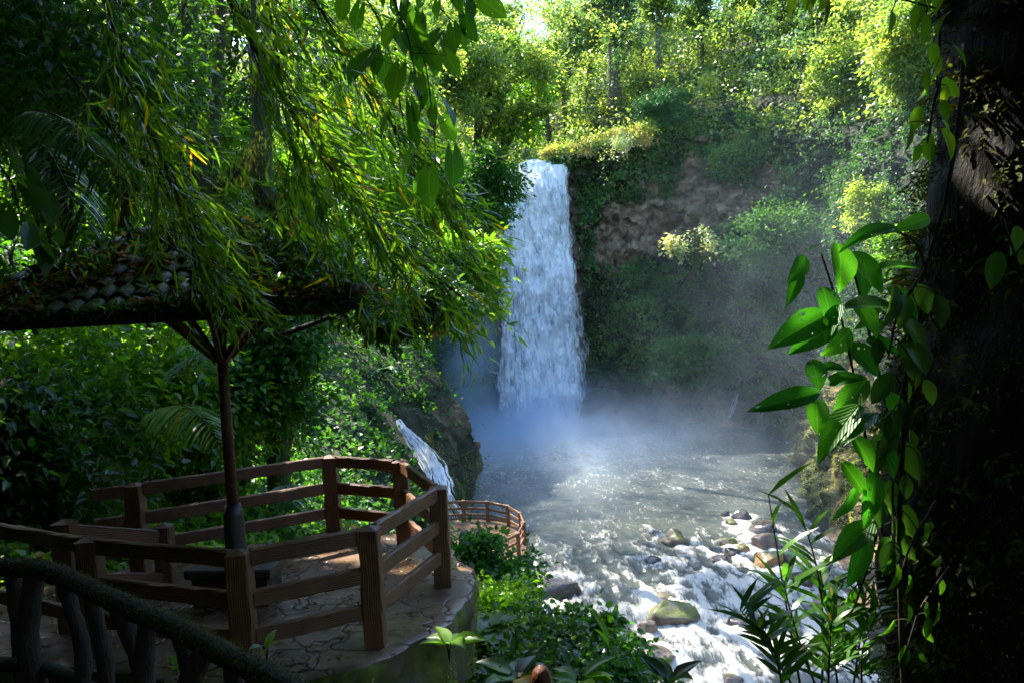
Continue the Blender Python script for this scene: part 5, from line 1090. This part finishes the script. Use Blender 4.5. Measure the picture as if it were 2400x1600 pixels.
kb = at(1243, 1562, 2.4); o = None
V = SP*np.array([.032, .032, .05])*(1+.15*(fbm(SP*2, 3, 3)-.5))[:, None]+kb; kr = empty('flower_bud', kb-[0, 0, .25], 'dark reddish-brown flower bud poking up at the bottom edge', 'bud')
o = mk('bud', V, SF, stonemat('red_brown_bud', (.06, .015, .008), (.2, .06, .03), rough=.5, scale=8), kr); place(o)
V, Fc = tube([kb-[0, 0, .3], kb-[0, 0, .03]], [.008, .01], 8); o = mk('stalk', V, Fc, M['culm'], kr); place(o)

# ---- near tree at the right with its climbers
TC = [(2475, -260, 3.3, .46), (2462, 0, 3.25, .45), (2455, 300, 3.2, .46), (2420, 560, 3.2, .49), (2400, 800, 3.15, .52), (2375, 1050, 3.15, .54), (2370, 1300, 3.1, .54), (2400, 1568, 3.1, .53), (2440, 1900, 3.1, .6)]
tp = smooth_path([at(*q[:3]) for q in TC], 80); tr_ = smooth_path([[q[3]] for q in TC], 80)[:, 0]
tp = np.vstack([tp[0]+(tp[0]-tp[3])*np.array([[8.], [5.], [2.5]]), tp]); tr_ = np.r_[.30, .36, .42, tr_]
rt = empty('big_tree', tp[-1], 'huge near-black mossy tree trunk filling the right edge', 'tree')
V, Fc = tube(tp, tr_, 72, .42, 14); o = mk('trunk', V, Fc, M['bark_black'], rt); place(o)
mb = MB(); 
for q in range(10):
    a = tp[0]-[0, 0, .3*q*.2]; e = np.array([-1+rng.normal(0, 2.4), 5+rng.normal(0, 1.6), 6+rng.normal(0, .7)]); mb.add(*tube(smooth_path([a, (a+e)/2+[0, 0, .6], e], 14), np.linspace(.16, .03, 14), 8, .3, q))
o = mb.build('limbs', M['bark_dark'], rt); place(o)
n = 34000; cl = np.array([.1, 5.0, 5.7])+np.random.default_rng(4).normal(0, 1, (110, 3))*[2.3, 1.7, .6]; k = rng.integers(0, 110, n); pp = cl[k]+rng.normal(0, .4, (n, 3)); pp[:, 2] = np.maximum(pp[:, 2], 1.0+.45*pp[:, 1]); pp = pp[carve(pp)]; n = len(pp)
o = leaves('crown', pp, rdir(n, -.2), rdir(n, .8), .24, .12, M['leaf'], rt, T8); place(o)
n = 26000; k = rng.integers(0, len(tp)-1, n); f = rng.random((n, 1)); c_ = tp[k]*(1-f)+tp[k+1]*f; d = rdir(n); d[:, 2] *= .1; d = unit(d); pp = c_+d*(tr_[k][:, None]*(1.02+.10*rng.random((n, 1))))
kp = (fbm(pp*3.0, 3, 77) > .50); pp = pp[kp]; d = d[kp]; n = len(pp)
o = leaves('moss', pp, unit(d*.6+rdir(n)*.6+[0, 0, -.6]), d, .016, .006, M['moss'], rt); place(o)
rr_ = np.random.default_rng(8); kc = rr_.integers(0, len(tp)-1, 240); an = rr_.uniform(2.2, 5.2, 240); cc_ = tp[kc]+np.c_[np.cos(an), np.sin(an), 0*an]*(tr_[kc][:, None]*1.06)
k = rr_.integers(0, 240, 7000); pp = cc_[k]+rr_.normal(0, .035, (7000, 3)); dd_ = unit(pp-np.c_[tp[kc[k]][:, :2], pp[:, 2]])
o = leaves('epiphytes', pp, unit(dd_*.8+rr_.normal(0, .5, (7000, 3))+[0, 0, -.3]), unit(dd_+[0, 0, .8]), rr_.uniform(.015, .055, 7000), .014, M['moss'], rt, T8); place(o)
lian = smooth_path([at(2215, 100, 2.9), at(2200, 300, 2.8), at(2168, 480, 2.75), at(2140, 570, 2.75), at(2118, 640, 2.75)], 40)
lian2 = smooth_path([at(2118, 640, 2.75), at(2085, 800, 2.75), at(2075, 1000, 2.7), at(2062, 1250, 2.7), at(2075, 1600, 2.7)], 50)
ln = empty('liana', lian[0], 'thin dark liana running down the left side of the big trunk', 'liana'); mb = MB(); mb.add(*tube(np.vstack([lian, lian2[1:]]), .008, 8, .3, 2)); o = mb.build('stem', M['bark_dark'], ln); place(o)
vine('climbing_plant', [[(2110, 640, 2.7), (2060, 720, 2.65), (2040, 820, 2.65)], [(2120, 700, 2.75), (2080, 860, 2.7), (2050, 1000, 2.7)], [(2080, 960, 2.75), (2050, 1100, 2.7), (2050, 1250, 2.7)]], 14, .12, 'leaf', 'dark leaves climbing the left side of the big trunk', 21, TF, .5, spread=.07)
vine('climbing_plant', [[(2150, 1150, 2.7), (2090, 1250, 2.65), (2060, 1350, 2.65)], [(2180, 1300, 2.7), (2110, 1400, 2.65), (2080, 1500, 2.65)], [(2030, 1150, 2.9), (2000, 1280, 2.9), (1960, 1400, 2.9)]], 10, .085, 'leaf_broad', 'green leaves clinging low on the big trunk, partly lit', 22, TF, .38, spread=.07)
vine('climbing_plant', [[(2300, 500, 2.55), (2340, 610, 2.55)]], 3, .10, 'leaf', 'few pale leaves standing out on the middle of the black trunk', 23, TF, .5, spread=.05)
vine('climbing_plant', [[(1850, -40, 2.6), (2000, -20, 2.6), (2150, 20, 2.6)], [(2150, -20, 2.7), (2160, 80, 2.7), (2150, 200, 2.7)], [(2160, 180, 2.7), (2140, 260, 2.7), (2130, 330, 2.7)], [(1700, -60, 2.8), (1830, -45, 2.8), (1900, -40, 2.8)]], 9, .09, 'leaf_lime', 'translucent leaves hanging from the top edge beside the big trunk', 24, TF, .42, spread=.05)
def big_leaf_plant():
    root = empty('melastome_vine', at(2000, 1300, 2.8), 'broad-leaved climber with ribbed glossy leaves in front of the sunlit bank', 'vine'); mb = MB()
    stems = [[(2050, 1330, 2.85), (2010, 1150, 2.8), (1985, 980, 2.75), (1955, 830, 2.7), (1925, 700, 2.7), (1885, 580, 2.7)], [(2070, 1100, 2.85), (2030, 900, 2.8), (1995, 760, 2.75), (1965, 640, 2.7), (1945, 560, 2.7)], [(2130, 640, 2.8), (2110, 560, 2.7), (2060, 530, 2.65), (1990, 545, 2.6)]]
    for s in stems: mb.add(*tube(smooth_path([at(*q) for q in s], 30), np.linspace(.006, .003, 30), 6))
    LF = [ # base u,v -> tip u,v, width ratio, depth
     (1925, 560, 1945, 655, .78, 2.6), (1890, 660, 1915, 735, .62, 2.62), (1838, 620, 1815, 690, .35, 2.6), (1850, 590, 1822, 640, .5, 2.6), (1862, 575, 1880, 555, .5, 2.6),
     (2060, 522, 1945, 550, .3, 2.6), (2135, 500, 2068, 522, .35, 2.62), (1960, 580, 2030, 660, .42, 2.7), (1975, 600, 1990, 680, .5, 2.75), (1900, 720, 1786, 782, .42, 2.6),
     (1940, 705, 2050, 690, .45, 2.65), (1920, 740, 1830, 800, .4, 2.68), (1930, 700, 1895, 770, .38, 2.58), (1960, 690, 2020, 760, .5, 2.65), (1955, 760, 1905, 810, .5, 2.7),
     (1865, 825, 1885, 885, .65, 2.6), (1880, 900, 1745, 932, .28, 2.6), (1875, 915, 1880, 985, .6, 2.62), (1895, 880, 1980, 860, .4, 2.65), (1975, 930, 1880, 1035, .4, 2.6),
     (1990, 870, 1920, 960, .4, 2.68), (2010, 950, 1940, 1000, .5, 2.7), (1960, 1000, 2010, 1070, .5, 2.7), (1950, 790, 2020, 850, .6, 2.75), (1935, 1060, 1990, 1130, .4, 2.7),
     (1920, 990, 1975, 940, .5, 2.72), (2010, 1080, 1995, 1200, .35, 2.7), (1970, 1110, 1930, 1190, .3, 2.72), (2005, 1200, 1920, 1270, .45, 2.7), (1990, 1220, 1960, 1340, .35, 2.7),
     (2000, 620, 2100, 600, .3, 2.7), (2040, 660, 2110, 720, .4, 2.72), (1990, 780, 2060, 800, .5, 2.75), (1945, 850, 1880, 840, .4, 2.7), (2020, 1010, 2060, 1090, .45, 2.72), (2040, 900, 2080, 990, .45, 2.75)]
    B = np.array([at(a, b, D) for a, b, _, _, _, D in LF]); Tt = np.array([at(c_, d, D-.05) for _, _, c_, d, _, D in LF]); Dv = Tt-B; L = np.linalg.norm(Dv, axis=1)*1.1
    N2 = unit(np.array([[.1, -.75, .55]])+rng.normal(0, .25, (len(B), 3)))
    o = mb.build('stem', M['culm'], root); place(o)
    o = leaves('leaves', B, Dv, N2, L, L*np.array([q[4] for q in LF])*1.05, M['leaf_big'], root, TF, rng.random(len(B))*.9); place(o)
big_leaf_plant()
def reed(base, tip, bend, nl, label, seed, L=.22, r0=.005):
    r = np.random.default_rng(seed); a = at(*base); b = at(*tip); s = np.linspace(0, 1, 26)[:, None]; mid = (a+b)/2+np.array(bend); P = (1-s)**2*a+2*s*(1-s)*mid+s**2*b
    root = empty('bamboo_grass', a, label, 'grass', 'bamboo grass stems at the lower right'); mb = MB(); mb.add(*tube(P, np.linspace(r0, r0*.4, 26), 6)); o = mb.build('stem', M['culm'], root); place(o)
    k = np.linspace(6, 25, nl).astype(int); az = r.random(nl)*6.28; d = unit(np.c_[np.cos(az), .5*np.sin(az), .55+.4*r.random(nl)])
    o = leaves('leaves', P[k], d, unit([0, -.4, 1.]+r.normal(0, .2, (nl, 3))), L*(.6+.6*r.random(nl)), .022, M['leaf_reed'], root, TB); place(o)
RD = [((1850, 1640, 3.0), (1765, 1135, 2.9), 3, 'tallest bamboo grass stem with one long blade against the river', .26), ((1880, 1640, 3.0), (1840, 1190, 2.95), 8, 'upright stem right of the tallest bamboo grass', .18), ((1900, 1640, 3.0), (1800, 1330, 2.9), 12, 'leafy stem leaning left over the drowned boulder', .17),
      ((1930, 1640, 3.1), (1880, 1300, 3.0), 12, 'dense stem in the middle of the bamboo grass clump', .17), ((1860, 1640, 2.8), (1700, 1400, 2.7), 10, 'arching stem reaching farthest left near the bottom', .18), ((1950, 1640, 3.1), (1990, 1350, 3.0), 12, 'stem leaning right towards the black trunk', .16),
      ((1800, 1640, 2.7), (1740, 1440, 2.65), 12, 'short stem at the left foot of the clump', .15), ((1990, 1640, 3.0), (2030, 1400, 2.95), 12, 'short stem touching the foot of the big trunk', .15), ((1900, 1640, 2.8), (1910, 1420, 2.75), 14, 'bushy short stem in front of the clump', .15)]
for q, (a, b, nl, lab, L) in enumerate(RD): reed(a, b, (rng.normal(0, .05), 0, .1), nl*2, lab, 600+q, L)
reed((2110, 820, 2.6), (2240, 540, 2.6), (0, 0, 0), 0, '', 1) if False else None
